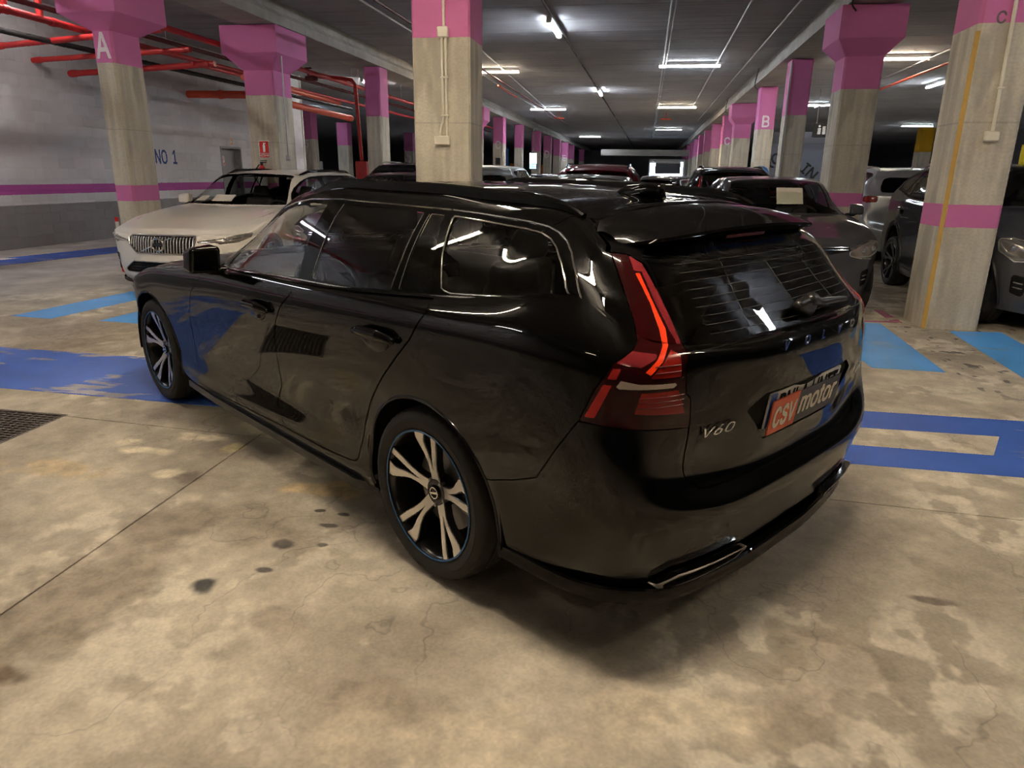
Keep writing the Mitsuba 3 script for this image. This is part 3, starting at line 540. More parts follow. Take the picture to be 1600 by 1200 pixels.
# ------------------------------------------------------------------ putting the wagon together: (part name, shape, material) with '/' for sub-parts
def wagon_entries(W):
    E = []
    def e(name, mesh, mat, smooth=35): E.append((name, mesh if isinstance(mesh, dict) else shape(mesh, smooth), mat))
    two = lambda p: p + p.mirror()
    e('body', two(W['L']) + two(W['G']), 'paint')
    e('body/liner', two(W['shell']), 'black_matte')
    pan = box(-.80, 3.55, -.62, .62, .175, .20); e('body/underbody', pan, 'black_matte')
    arch = []
    for x in (0, AXLE_F):
        t = np.linspace(-.15, math.pi + .15, 40); r = .405
        v = np.vstack([np.stack([x + r*np.cos(t), np.full(40, y), HUB_Z + r*np.sin(t)], 1) for y in (.52, .885)])
        f = [[i, i+1, 41+i] for i in range(39)] + [[i, 41+i, 40+i] for i in range(39)]
        m = trimesh.Trimesh(v, f, process=False); d = trimesh.creation.cylinder(.41, .01, sections=40); d = at(d, frame([x, .52, HUB_Z], [1, 0, 0], [0, 0, 1]))
        for q_ in (m, d, mir(m), mir(d)): e('body/wheel_arch_liner', q_, 'black_matte')
    look = Lookup(W['L0'], side_view, None); lookg = Lookup(W['G0'], side_view, lambda v: (v[:, 1] > .5) & (v[:, 0] > -.8))
    AFT, FORE = (lambda v: v[:, 0] < -.35), (lambda v: v[:, 0] > 2.9)
    for x in (0, AXLE_F):
        t = np.linspace(-.22, math.pi + .22, 60); p = on_body(look, np.stack([x + ARCH_R*np.cos(t), HUB_Z + ARCH_R*np.sin(t)], 1), -.004)
        lip = tube(p, .0085, 8); e('body/arch_lip', lip, 'paint'); e('body/arch_lip', mir(lip), 'paint')
    e('hood', two(W['H']), 'paint')
    for s in (1, -1):
        m = (lambda p: p) if s > 0 else (lambda p: p.mirror() if isinstance(p, Piece) else mir(p))
        for d, g, hc in (('front_door', 'front', (1.262, .914, .866)), ('rear_door', 'rear', (.262, .913, .908))):
            key = 'door' + {(1, 'front'): '', (1, 'rear'): '_001', (-1, 'front'): '_002', (-1, 'rear'): '_003'}[(s, g)]
            e(key, m(W[d]), 'paint')
            e(key + '/window', m(W['glass'][g]), 'glass_clear' if g == 'front' else 'glass_dark')
            bar, cup = door_handle(hc); e(key + '/handle', m(bar), 'paint'); e(key + '/handle_cup', m(cup), 'paint')
            if g == 'rear': e(key + '/fixed_window', m(W['glass']['fixed']), 'glass_dark')
        e('window_pillar_trim', m(W['pillars']), 'gloss_black')
        e('quarter_window', m(W['glass']['quarter']), 'glass_dark')
        lg = lambda pts, r, n: tube(on_body(lookg, pts, .002, n), r, 8)
        belt = [(1.86,.982),(1.757,.983),(1.443,.999),(1.138,1.010),(.912,1.018),(.475,1.037),(.186,1.060),(-.002,1.077),(-.182,1.094),(-.351,1.113),(-.555,1.130)]
        q = np.array(QUARTER_GLASS.exterior.coords); dq = np.array(shapely.Polygon([(a, b) for a, b in DLO.exterior.coords]).exterior.coords)
        rearloop = [(-.555,1.124),(-.595,1.112),(-.612,1.116),(-.620,1.128),(-.613,1.150),(-.585,1.180),(-.557,1.213),(-.50,1.265),(-.454,1.295),(-.412,1.313),(-.349,1.329),(-.266,1.339),(-.158,1.346),(-.037,1.352),(.12,1.357)]
        toprail = [(a, b) for a, b in dq if a > .13 and b > 1.25 and a < 1.5]; toprail = sorted(toprail, key=lambda u: u[0])
        e('window_trim', m(lg(belt, .0055, 70)), 'chrome'); e('window_trim', m(lg(q, .0032, 120)), 'chrome'); e('window_trim', m(lg(rearloop, .0032, 70)), 'chrome'); e('window_trim', m(lg(toprail, .003, 50)), 'chrome')
        for pts in ([(.868,1.045),(.872,1.164),(.872,1.283),(.855,1.344)], [(.262,1.07),(.259,1.177),(.274,1.338)], [(.215,1.075),(.220,1.175),(.238,1.335)]):
            e('window_trim', m(lg(pts, .0018, 20)), 'rim_grey')
        house, mg, arm = mirror_parts(); e('wing_mirror', m(house), 'paint', 50); e('wing_mirror/mirror_glass', m(mg), 'mirror_glass'); e('wing_mirror/arm', m(arm), 'gloss_black', 50)
        lk = 'tail_light' + ('' if s > 0 else '_001')
        e(lk, m(W['lens']), 'lamp_body')
        for nm, pc, mt in W['lamp_parts']: e(lk + '/' + nm, m(pc), mt)
        rl = Lookup(W['L0'], corner_view, AFT)
        for z in (.872, .886, .900):
            e(lk + '/louvre', m(tube(on_body(rl, [(-.05, z), (-.185, z)], .002, 14), .0016, 5)), 'lamp_dark')
        for z in (.968, .985):
            e(lk + '/louvre', m(tube(on_body(rl, [(-.095, z), (-.172, z)], .002, 10), .0016, 5)), 'lamp_dark')
        rail = on_body(Lookup(W['G0'], top_view, lambda v: v[:, 2] > 1.28), [(-.42,.545),(-.30,.553),(0,.562),(.4,.568),(.8,.567),(1.1,.558),(1.30,.545)], 0, 60)
        lift = np.interp(np.arange(60), [0, 8, 50, 59], [.002, .026, .026, .004]); rail[:, 2] += lift
        e('roof_rail', m(sweep(rail, [(-.014,-.028),(-.013,.004),(-.006,.010),(.006,.010),(.013,.004),(.014,-.028)])), 'gloss_black', 40)
        sill = np.array([(x, .862, .212) for x in np.linspace(.42, 2.44, 40)]); sill[:, 1] -= .018 * np.clip((sill[:, 0] - 2.0) / .43, 0, 1) + .05 * np.clip((.50 - sill[:, 0]) / .08, 0, 1)
        e('sill_trim', m(sweep(sill, [(-.03,-.022),(.008,-.018),(.014,.0),(.008,.014),(-.03,.018)])), 'black_satin', 40)
        e('headlight', m(W['headlight']), 'headlight_dark')
        fl = Lookup(W['L0'], front_corner_view, FORE)
        h = 'headlight' + ('' if s > 0 else '_001')
        for pts, r, mt in (([(-2.26,.660),(-2.05,.664),(-1.86,.678),(-1.72,.700)], .0085, 'chrome'), ([(-1.93,.66),(-1.92,.70),(-1.90,.725)], .008, 'chrome'), ([(-2.09,.688),(-1.82,.738),(-1.67,.750)], .003, 'chrome')):
            e(h + '/light_guide', m(tube(on_body(fl, pts, .003, 20), r, 8)), mt)
        for c in ((-1.99, .683), (-1.80, .705)):
            p, nn = fl(*c); b = at(trimesh.creation.icosphere(subdivisions=2), np.diag([.024, .024, .022, 1])); b.apply_translation(p); e(h + '/projector', m(b), 'headlight_lens')
        e('fog_vent', m(W['vent'].offset(-.012)), 'black_satin')
        v = 'fog_vent' + ('' if s > 0 else '_001')
        for z in (.42, .45, .48):
            e(v + '/slat', m(tube(on_body(fl, [(-2.035 + (z - .42) * -.3, z), (-1.915, z + .006)], .004, 8), .005, 6)), 'gloss_black')
        cvo = np.array(CORNER_VENT.exterior.coords); e(v + '/vent_frame', m(tube(on_body(fl, cvo, .002, 50)[:-1], .006, 6, closed=True)), 'rim_grey')
        # exhaust outlet
        bl = Lookup(W['L0'], rear_view, AFT)
        outer = rpoly([(.705,.296),(.640,.330),(.330,.322),(.290,.312),(.335,.272),(.655,.256)], .008); inner = rpoly([(.672,.293),(.628,.316),(.345,.312),(.316,.307),(.345,.279),(.650,.263)], .006)
        def bent(poly, d0, d1):
            mm = extrude(poly, 1.0).subdivide_to_size(.06, max_iter=20); q = mm.vertices; pp = on_body_keep(bl, q[:, :2]); 
            return trimesh.Trimesh(pp + np.array([-1, 0, 0]) * (d0 + (d1 - d0) * q[:, 2])[:, None], mm.faces[:, ::-1], process=False)
        e('exhaust_tip', m(fix(bent(outer.difference(inner), .010, .035))), 'chrome'); e('exhaust_tip/outlet', m(fix(bent(inner, -.01, .012))), 'black_matte')
    low, up = split(W['bumper'], shapely.box(-2, -1, 2, .315), rear_view)
    e('rear_bumper', two(up), 'paint'); e('rear_bumper/valance', two(low), 'gloss_black')
    sk = [(-.385,.868,.262),(-.52,.862,.262),(-.66,.848,.258),(-.78,.795,.250),(-.862,.70,.238),(-.905,.58,.226),(-.935,.3,.215),(-.942,.15,.212),(-.942,0,.212)]
    sk = np.array(sk + [(x, -y, z) for x, y, z in sk[-2::-1]]); sk = interpolate.CubicSpline(np.arange(len(sk)), sk)(np.linspace(0, len(sk) - 1, 110))
    e('rear_bumper/lower_skirt', fix(sweep(sk, [(-.06,-.030),(-.012,-.034),(.010,-.018),(.014,.004),(.010,.026),(.002,.032),(-.06,.032)])), 'skirt_black')
    e('tailgate', two(W['hatch']), 'paint')
    e('tailgate/rear_window', two(W['rear_window']), 'glass_dark')
    rc = W['recess']; b0 = rc.offset(-.022); e('tailgate/plate_recess', two(Piece(rc.v * [1, 1, 1] + np.stack([np.clip(.034 * (rc.v[:, 2] - .665) / .185, .004, .034), 0 * rc.v[:, 0], 0 * rc.v[:, 0]], 1), rc.n, rc.f)), 'paint')
    rb = np.array(RECESS.exterior.coords)[:-1]; look_r = Lookup(two(W['L0']), rear_view, AFT)
    glook = Lookup(two(W['G0']), rear_view, lambda v: (v[:, 0] < -.35)); p, _ = look_r.many(rb)
    back = p + np.stack([np.clip(.034 * (p[:, 2] - .665) / .185, .004, .034), 0 * p[:, 0], 0 * p[:, 0]], 1); n = len(p)
    wall = trimesh.Trimesh(np.vstack([p, back]), [[i, (i+1) % n, n+(i+1) % n] for i in range(n)] + [[i, n+(i+1) % n, n+i] for i in range(n)], process=False); e('tailgate/recess_edge', wall, 'paint', 30)
    # heater lines of the rear window
    for k, z in enumerate(np.linspace(1.05, 1.235, 9)):
        pl = on_body(glook, [(-.50 + .10*(z-1.05), z), (.50 - .10*(z-1.05), z)], .0012, 24); e('tailgate/heater_line', tube(pl, .0008, 4, caps=False), 'heater')
    for y in (-.28, .0, .28):
        pl = on_body(glook, [(y*1.12, 1.05), (y*.9, 1.235)], .0012, 12); e('tailgate/heater_line', tube(pl, .0007, 4, caps=False), 'heater')
    e('tailgate/glass_edge', tube(on_body(look_r, [(.60,1.012),(.49,1.017),(.36,1.024),(.15,1.029),(-.15,1.029),(-.36,1.024),(-.49,1.017),(-.60,1.012)], .001, 60), .0022, 6), 'chrome_dark')
    # roof spoiler
    ys = np.r_[-.572, -.55, np.linspace(-.52, .52, 27), .55, .572]; rows = []
    for y in ys:
        a = abs(y); k = np.clip((a - .50) / .072, 0, 1)
        xg, zg = np.interp(a, [0, .15, .30, .43, .51, .572], [-.472, -.470, -.467, -.461, -.458, -.50]), np.interp(a, [0, .15, .3, .43, .51, .572], [1.388, 1.387, 1.379, 1.367, 1.354, 1.322])
        xt, zt = -.722 + .10 * (a / .55) ** 4 * .25 + .10 * k, 1.330 - .018 * (a / .5) ** 2 - .016 * k
        s = np.linspace(0, 1, 7); top = [(xg + (xt - xg) * u, y, zg + (zt - zg) * u + .012 * math.sin(math.pi * u) + .001) for u in s]
        rows.append(top + [(xt - .003, y, zt - .008), (xt + .006, y, zt - .016), (xt + .05, y, zt - .028), (-.625, y, 1.268), (-.60, y, 1.275), (-.52, y, 1.32 - .03 * k)])
    v = np.array(rows); a, b = v.shape[:2]; idx = np.arange(a*b).reshape(a, b); f = []
    for i in range(a - 1):
        for j in range(b):
            q = idx[i, j], idx[i, (j+1) % b], idx[i+1, (j+1) % b], idx[i+1, j]; f += [[q[0], q[1], q[2]], [q[0], q[2], q[3]]]
    for i in (0, a - 1):
        for j in range(1, b - 1): f.append([idx[i, 0], idx[i, j], idx[i, j+1]])
    sp = trimesh.Trimesh(v.reshape(-1, 3), f, process=False); sp.fix_normals(); e('roof_spoiler', sp, 'paint', 28)
    e('roof_spoiler/brake_light', at(extrude(rpoly([(-.13,-.006),(.13,-.006),(.13,.006),(-.13,.006)], .004), .006), frame([-.690, 0, 1.297], [0, -1, 0], [-.4, 0, 1])), 'lamp_dark')
    # wiper
    arm = cat(ball_hull([(-.935,.045,1.085,.020),(-.935,-.045,1.095,.026),(-.93,-.03,1.062,.026)]), ball_hull([(-.945,-.02,1.098,.022),(-.945,-.10,1.080,.016)]), ball_hull([(-.945,-.10,1.080,.017),(-.935,-.32,1.066,.010)]))
    e('tailgate/wiper', arm, 'black_satin', 40)
    # lettering and plate
    gap = [.245, .12, 0, -.12, -.245]
    lr = Lookup(two(W['L0']), rear_view, AFT)
    for ch, y in zip('VOLVO', gap):
        p, nn = lr(y, .998); m = lettering(ch, .030, .004, True, 0, 1.15); m.apply_translation([-m.bounds[:, 0].mean(), 0, 0]); e('tailgate/emblem_letter', at(m, frame(p - np.array([.006, 0, .016]), [0, -1, 0], [-.12, 0, 1])), 'chrome_dark', 30)
    for txt, y0, y1 in (('V60', .585, .452), ('B4', -.475, -.56)):
        p0, _ = lr(y0, .77); p1, _ = lr(y1, .77); m = lettering(txt, .030, .003, False, .28, 1.0); m.vertices = m.vertices * [abs(y0 - y1) / m.extents[0], 1, 1]
        e('tailgate/badge', at(m, frame(p0 - np.array([.007, 0, .013]), p1 - p0, [-.1, 0, 1])), 'chrome', 30)
    return E
def on_body_keep(look, ab):
    p, _ = look.many(ab); bad = np.isnan(p[:, 0])
    if bad.any(): p[bad] = [-.85, 0, 0]; p[bad, 1] = np.asarray(ab)[bad, 0]; p[bad, 2] = np.asarray(ab)[bad, 1]
    return p
def fix(m): m.fix_normals(); return m
def plate_entries():
    E = []
    F = lambda x, dz=0: frame([x, .262, .713 + dz], [0, -1, 0], [-.12, 0, 1])
    E.append(('number_plate', shape(at(extrude(rpoly([(0,0),(.525,0),(.525,.125),(0,.125)], .008), .006), F(-.962)), 30), 'plate_white'))
    E.append(('number_plate/country_band', shape(at(extrude(shapely.box(.003, .003, .045, .122), .007), F(-.962)), 30), 'plate_blue'))
    t = lettering('BNLA UNIT', .080, .001, True); t.vertices = t.vertices * [.44 / t.extents[0], 1, 1] + [.06, .030, .0062]
    E.append(('number_plate/characters', shape(at(t, F(-.962)), 30), 'black_matte'))
    C = lambda d=0: frame([-.972 - d, .252, .694], [0, -1, 0], [-.12, 0, 1])
    E.append(('dealer_panel', shape(at(extrude(shapely.box(.178, 0, .510, .114), .004), C()), 30), 'panel_grey'))
    E.append(('dealer_panel/orange_field', shape(at(extrude(shapely.box(0, -.004, .186, .118), .005), C(.0)), 30), 'panel_orange'))
    a = lettering('csv', .062, .0015, True, 0, .95); a.vertices = (a.vertices * [.152 / a.extents[0], 1.50, 1]) + [.016, .020, .0052]
    b = lettering('motor', .052, .0015, True, .12, .9); b.vertices = (b.vertices * [.285 / b.extents[0], 1.45, 1]) + [.194, .030, .0042]
    E.append(('dealer_panel/lettering', shape(at(a, C()), 30), 'panel_cream')); E.append(('dealer_panel/lettering', shape(at(b, C()), 30), 'panel_cream'))
    return E
def front_entries(W):
    """Grille and nose details."""
    E = []
    def e(name, mesh, mat, smooth=35): E.append((name, shape(mesh, smooth), mat))
    two = lambda p: p + p.mirror()
    e('grille', two(W['grille'].offset(-.05)), 'black_matte')
    lk = Lookup(two(W['L0']), rear_view, lambda v: v[:, 0] > 2.9)
    gp = np.array(GRILLE.exterior.coords); e('grille/grille_frame', tube(on_body(lk, gp, .004, 120)[:-1], .011, 8, closed=True), 'chrome')
    for y in np.linspace(-.385, .385, 23):
        ln = GRILLE.buffer(-.008).intersection(shapely.LineString([(y, .4), (y, .9)]))
        if ln.is_empty: continue
        z0, z1 = ln.bounds[1], ln.bounds[3]; p = on_body(lk, [(y, z0), (y, z1)], -.012, 9); p[:, 0] -= .004 * np.sin(np.linspace(0, np.pi, len(p)))
        e('grille/slat', sweep(p, [(-.0045,-.010),(.0045,-.010),(.0065,.010),(-.0065,.010)], up=(1, 0, 0)), 'grille_silver')
    e('grille/diagonal_bar', tube(on_body(lk, [(-.26, .535), (.20, .735)], .0, 12), .006, 6), 'chrome')
    t = np.linspace(0, 2*np.pi, 40, endpoint=False); p0, _ = lk(0, .63)
    c = np.stack([np.full(40, p0[0] + .012), .072*np.cos(t), .63 + .072*np.sin(t)], 1); e('grille/emblem_ring', tube(c, .012, 8, closed=True), 'chrome')
    e('grille/emblem_bar', box(p0[0], p0[0] + .018, -.072, .072, .612, .648, .004), 'plate_blue_dark')
    e('lower_intake', two(W['intake'].offset(-.03)), 'black_matte')
    for z in (.33, .365, .40):
        e('lower_intake/slat', tube(on_body(lk, [(-.44, z), (.44, z)], -.010, 24), .006, 6), 'gloss_black')
    ip = np.array(INTAKE.exterior.coords); e('lower_intake/intake_frame', tube(on_body(lk, ip, .002, 80)[:-1], .006, 6, closed=True), 'rim_grey')
    lp = [(3.30,.76,.19),(3.50,.64,.185),(3.64,.44,.18),(3.71,.22,.175),(3.73,0,.175)]; lp = lp + [(x, -y, z) for x, y, z in lp[-2::-1]]
    lp = interpolate.CubicSpline(np.arange(9), np.array(lp))(np.linspace(0, 8, 60)); e('chin_lip', sweep(lp, [(-.02,-.012),(.045,-.012),(.05,.0),(-.02,.02)]), 'gloss_black')
    return E
def cabin_entries(light='leather_cream'):
    E = []
    def e(name, mesh, mat, smooth=40): E.append((name, shape(mesh, smooth), mat))
    for k, (x, y) in enumerate(((1.15, .37), (1.15, -.37))):
        b, bk, h = seat_meshes(x, y); s = 'seat' + ('' if k == 0 else '_001'); e(s, b, light); e(s + '/backrest', bk, light); e(s + '/headrest', h, light)
    b = box(.05, .50, -.62, .62, .40, .54, .05); e('rear_bench', b, light); e('rear_bench/backrest', trimesh.convex.convex_hull(np.vstack([box(-.05, .10, -.62, .62, .5, .55).vertices, box(-.25, -.12, -.60, .60, .98, 1.0).vertices])), light)
    dash = trimesh.convex.convex_hull(np.array([(1.72,.72,.60),(1.72,-.72,.60),(1.78,.74,.88),(1.78,-.74,.88),(1.95,.72,.965),(1.95,-.72,.965),(2.25,.62,.97),(2.25,-.62,.97),(2.2,.7,.6),(2.2,-.7,.6)])); e('dashboard', dash, 'black_satin')
    e('dashboard/lower_panel', box(1.68, 1.74, -.70, .70, .55, .80, .02), light)
    t = np.linspace(0, 2*np.pi, 32, endpoint=False); M = trimesh.transformations.translation_matrix([1.55, .37, .86]) @ trimesh.transformations.rotation_matrix(math.radians(-65), [0, 1, 0])
    e('steering_wheel', at(tube(np.stack([.185*np.cos(t), .185*np.sin(t), 0*t], 1), .016, 8, closed=True), M), 'black_satin'); e('steering_wheel/boss', at(ball_hull([(-.14,0,-.01,.02),(.14,0,-.01,.02),(0,-.14,-.01,.02),(0,0,-.03,.05)]), M), 'black_satin')
    for s in (1, -1):
        card = box(.95, 1.95, .0, .02, .36, .95); card.apply_translation([0, .80 * s, 0]); e('door_card', card, light)
    e('headliner', box(-.35, 1.0, -.50, .50, 1.335, 1.35), 'leather_pale')
    return E
def place_car(name, label, cat_, entries, M, mats, group=None):
    """A car: every entry under its own key; mats replaces materials (paint)."""
    k = thing(name, label, cat_, group); used = {}
    for path, d, mat in entries:
        parts = path.split('/')
        own = key_of(parts[0], k) if len(parts) == 1 else None
        if own: used[parts[0]] = own; kk = own
        else: kk = key_of(parts[1], used[parts[0]] if parts[0] in used else f'{k}__{parts[0]}')
        m2 = M @ d['to_world'] if 'to_world' in d else M
        scene[kk] = {**d, 'bsdf': {'type': 'ref', 'id': 'material_' + mats.get(mat, mat)}, 'to_world': m2}
    return k
# ------------------------------------------------------------------ the garage
CEIL, BEAM_Z = 4.30, 3.88
FALL, FALL_Y = .015, 7.5
lower = lambda y: -FALL * max(0.0, y - FALL_Y)
def folded(pts, thick, top=0.0):
    """A slab of the deck: level up to the fold, then falling."""
    P_, out = shapely.Polygon(pts) if not hasattr(pts, 'area') else pts, []
    for half in (shapely.box(-99, -99, 99, FALL_Y), shapely.box(-99, FALL_Y, 99, 199)):
        g = P_.intersection(half)
        if g.area > 1e-6:
            m = extrude(g, thick); v = m.vertices.copy(); v[:, 2] += top - thick - FALL * np.maximum(0, v[:, 1] - FALL_Y); m.vertices = v; out.append(m)
    return cat(*out)
def struct(name, mesh, mat, smooth=False):
    k = put(name, mesh, mat, None, smooth); labels[k] = {'kind': 'structure'}; return k
# floor: a dark bed and the cast slabs, parted by saw-cut joints
X0, X1, Y0, Y1 = -40, 40, -16, 90
fl = struct('floor', folded([(X0,Y0),(X1,Y0),(X1,Y1),(X0,Y1)], .1, -.012), 'joint_dark')
cuts_x = [X0, -2.125, X1]
jy = lambda x: 3.375 - .056 * x if -8 < x < 8 else 3.375 - .056 * math.copysign(8, x)
GRATE = (-4.70, -3.475, 3.105, 3.575)
for i in range(2):
    for j in range(2):
        xa, xb = cuts_x[i] + .0045 * (i > 0), cuts_x[i+1] - .0045 * (i < 1)
        mids = [x for x in (-8, 8) if xa < x < xb]
        pts = [(xa, Y0), (xb, Y0)] + [(x, jy(x) - .0035) for x in [xb] + mids[::-1] + [xa]] if j == 0 else [(x, jy(x) + .0035) for x in [xa] + mids + [xb]] + [(xb, Y1), (xa, Y1)]
        P_ = shapely.Polygon(pts).difference(shapely.box(GRATE[0]-.02, GRATE[2]-.02, GRATE[1]+.02, GRATE[3]+.02))
        put('slab', folded(P_, .012), 'floor', fl)
# walls
cl = struct('ceiling', box(X0, X1, Y0, Y1, CEIL + .03, CEIL + .25), 'slab')
slab = shape(box(X0, X1, -.594, .594, CEIL, CEIL + .06, .015))
for i in range(88):
    put('plank', slab, 'slab', cl, M=T().translate([0, -15.4 + 1.2 * i, 0]))
WX = -11.1
_w = extrude(shapely.box(Y0, -.3, 22.7, CEIL + .03).difference(shapely.box(17.95, -.4, 18.85, 1.97 - FALL * 10.9)), .296)
wl = struct('wall_left', at(_w, frame([WX - .3, 0, 0], [0, 1, 0], [0, 0, 1])), 'block')
blk, half_blk = shape(box(-.02, 0, -.196, .196, -.096, .096, .003)), None
DOOR_Y, DOOR_Z = (17.95, 18.85), 1.97
count, rest = 0, []
for r in range(21):
    for c in range(88):
        y, z = -15.8 + .4 * c + .2 * (r % 2) + .2, .1 + .2 * r
        if y > 22.5 or (DOOR_Y[0] - .2 < y < DOOR_Y[1] + .2 and z < DOOR_Z + .05): continue
        if 9.4 < y < 18.2 and .1 < z < 2.9 and count < 300: put('block', blk, 'block', wl, M=T().translate([WX, y, z])); count += 1
        else: rest.append((y, z))
q = box(-.02, 0, -.196, .196, -.096, .096, .003)
k = put('block_courses', trimesh.Trimesh(np.vstack([q.vertices + [WX, y, z + lower(y)] for y, z in rest]), np.vstack([q.faces + i * len(q.vertices) for i in range(len(rest))]), process=False), 'block', wl); labels[k] = {'kind': 'stuff'}
struct('wall_end', box(WX - .3, WX + .03, 22.7, 22.75, 0, CEIL), 'sign_white')
struct('wall_back', box(X0, X1, Y1 - .3, Y1, -1.5, CEIL), 'wall_far'); struct('wall_front', box(X0, X1, Y0, Y0 + .3, 0, CEIL), 'wall_far')
struct('wall_right', box(22, 22.3, Y0, Y1, -1.5, CEIL), 'wall_far'); struct('wall_far_left', box(-34, -33.7, 19, Y1, -1.5, CEIL), 'wall_far')
# beams: an L-profile with a ledge, in lengths between the column heads
def beam(x, y0, y1, s):
    pr_ = [(-.36,0),(.36,0),(.36,.16),(.26,.26),(.26,CEIL-BEAM_Z),(-.26,CEIL-BEAM_Z),(-.26,.26),(-.36,.16)]
    m = extrude(shapely.Polygon(pr_), y1 - y0 - .02); m = at(m, frame([x, y1 - .01, BEAM_Z], [1, 0, 0], [0, 0, 1])); return m
def beams(x, cuts, lab, names):
    for i, (a, b) in enumerate(zip(cuts[:-1], cuts[1:])):
        k = put('ceiling_beam', beam(x, a, b, 1), 'beam'); tag(k, lab + (names[i] if i < len(names) else ', far length'), 'beam', 'ceiling beam lengths', 'thing')
beams(-6.95, [-15, -6, -1, 4, 8.9, 13.9, 18.9, 24, 34, 44, 54, 64, 74, 84], 'grey concrete beam of the left column row', [' behind the camera'] * 3 + [', nearest length above the letter A column', ', length between the letter A and flared columns', ', length from the flared to the slim column', ', length beyond the slim column', ', length beside the letter C column'])
beams(3.08, [-15, -6, -1, 3, 8, 13, 18, 23, 28, 33, 43, 53, 63, 73, 83], 'grey concrete beam of the right column row', [' behind the camera'] * 3 + [', length over the nearest column', ', length reaching the flared dark column', ', length over the cabled column', ', length over the letter B column', ', length beyond the letter B', ', length over the letter C column'])
# columns
def column(x0, x1, y0, y1, top, label, mat='column_pink', cap=None, group=None, c=.03):
    k = thing('concrete_column', label, 'column', group, 'thing')
    pts = [(x0+c,y0),(x1-c,y0),(x1,y0+c),(x1,y1-c),(x1-c,y1),(x0+c,y1),(x0,y1-c),(x0,y0+c)]
    put('shaft', extrude(shapely.Polygon(pts), top - .012), mat, k); top -= .012
    if cap:
        dx, dy, za, zb = cap
        lo = [(x, y, za) for x, y in pts]; w = [(x + dx * np.sign(x - (x0+x1)/2), y + dy * np.sign(y - (y0+y1)/2)) for x, y in [(x0,y0),(x1,y0),(x1,y1),(x0,y1)]]
        h = trimesh.convex.convex_hull(np.array(lo + [(x, y, zb) for x, y in w] + [(x, y, top) for x, y in w])); put('capital', h, mat, k)
    return k
cR = column(2.76, 3.26, 7.53, 8.13, CEIL, 'nearest concrete column with yellow sealant down its corner and pink bands')
cM = column(-2.49, -1.875, 7.70, 8.28, CEIL, 'beige concrete column with pink top and white conduit, behind the black station wagon roof', c=.02)
cA = column(-7.25, -6.955, 9.0, 9.57, BEAM_Z, 'concrete column marked with a white letter A beside the white car', cap=(.27, .22, 3.12, 3.30))
c2 = column(-7.42, -6.83, 12.95, 13.65, BEAM_Z, 'purple-topped column with flared head and fire extinguisher sign beside the grey door', cap=(.24, .24, 3.16, 3.42))
c3 = column(-7.0, -6.60, 17.8, 18.4, BEAM_Z, 'slim purple-topped column beside the red standpipe')
cD = column(2.82, 3.38, 12.55, 13.2, BEAM_Z, 'dark purple-topped column with flared head behind the dark grey hatchback', cap=(.18, .22, 3.2, 3.42))
cE = column(2.87, 3.31, 17.5, 18.1, BEAM_Z, 'dark purple-topped column with a cable down its edge, left of the flared one')
cB = column(2.94, 3.40, 22.5, 23.1, BEAM_Z, 'column marked with a white letter B')
cN = column(2.82, 3.40, 27.5, 28.1, BEAM_Z, 'unlettered column with flared head between the letter B column and the letter C column', cap=(.15, .2, 3.2, 3.4))
cC = column(2.88, 3.34, 32.5, 33.1, BEAM_Z, 'column marked with a white letter C in the right row')
ORD = ['first', 'second', 'third', 'fourth', 'fifth', 'sixth', 'seventh']
for i, y in enumerate((37.5, 42.5, 47.5, 52.5, 57.5, 62.5, 70)): column(2.85, 3.35, y, y + .6, BEAM_Z, ORD[i] + ' purple-topped column beyond the letter C in the right row', group='far columns of the right row')
cLC = column(-7.1, -6.6, 33.4, 34.0, BEAM_Z, 'column marked with a white letter C in the left row')
cL2 = column(-7.0, -6.6, 38.3, 38.9, BEAM_Z, 'purple-topped column next to the bright hanging screen')
column(-7.1, -6.55, 28.5, 29.1, BEAM_Z, 'column with flared head just right of the beige pillar', cap=(.2, .2, 3.15, 3.4))
for y, lab in ((44, 'far left column just before the letter D'), (54, 'far left column between letters D and E'), (64, 'far left column just beyond the letter E'), (74, 'last far left column beyond the letter E')): column(-7.0, -6.5, y, y + .6, BEAM_Z, 'purple-topped ' + lab, group='far columns of the left row')
cLD = column(-7.0, -6.5, 49, 49.6, BEAM_Z, 'far column marked with a white letter D in the left row'); cLE = column(-7.0, -6.5, 59, 59.6, BEAM_Z, 'far column marked with a white letter E in the left row')
c5 = column(-14.8, -14.25, 30, 30.6, BEAM_Z, 'column marked with a white number 5 behind the wall end')
column(-16.2, -15.6, 37, 37.6, BEAM_Z, 'purple-topped column in the dark between the number 5 column and the red standpipe')
cD2 = column(-15.6, -15.0, 46, 46.6, BEAM_Z, 'dim column marked with a letter D left of the beige pillar')
for x, y, lab in ((13.0, 40.0, 'yellow-topped column without a flared head, far right'), (13.2, 35.5, 'yellow-topped column with a flared head, far right')):
    column(x, x + .6, y, y + .7, BEAM_Z, lab, 'column_yellow', cap=(.2, .2, 3.2, 3.4) if 'with a' in lab else None)
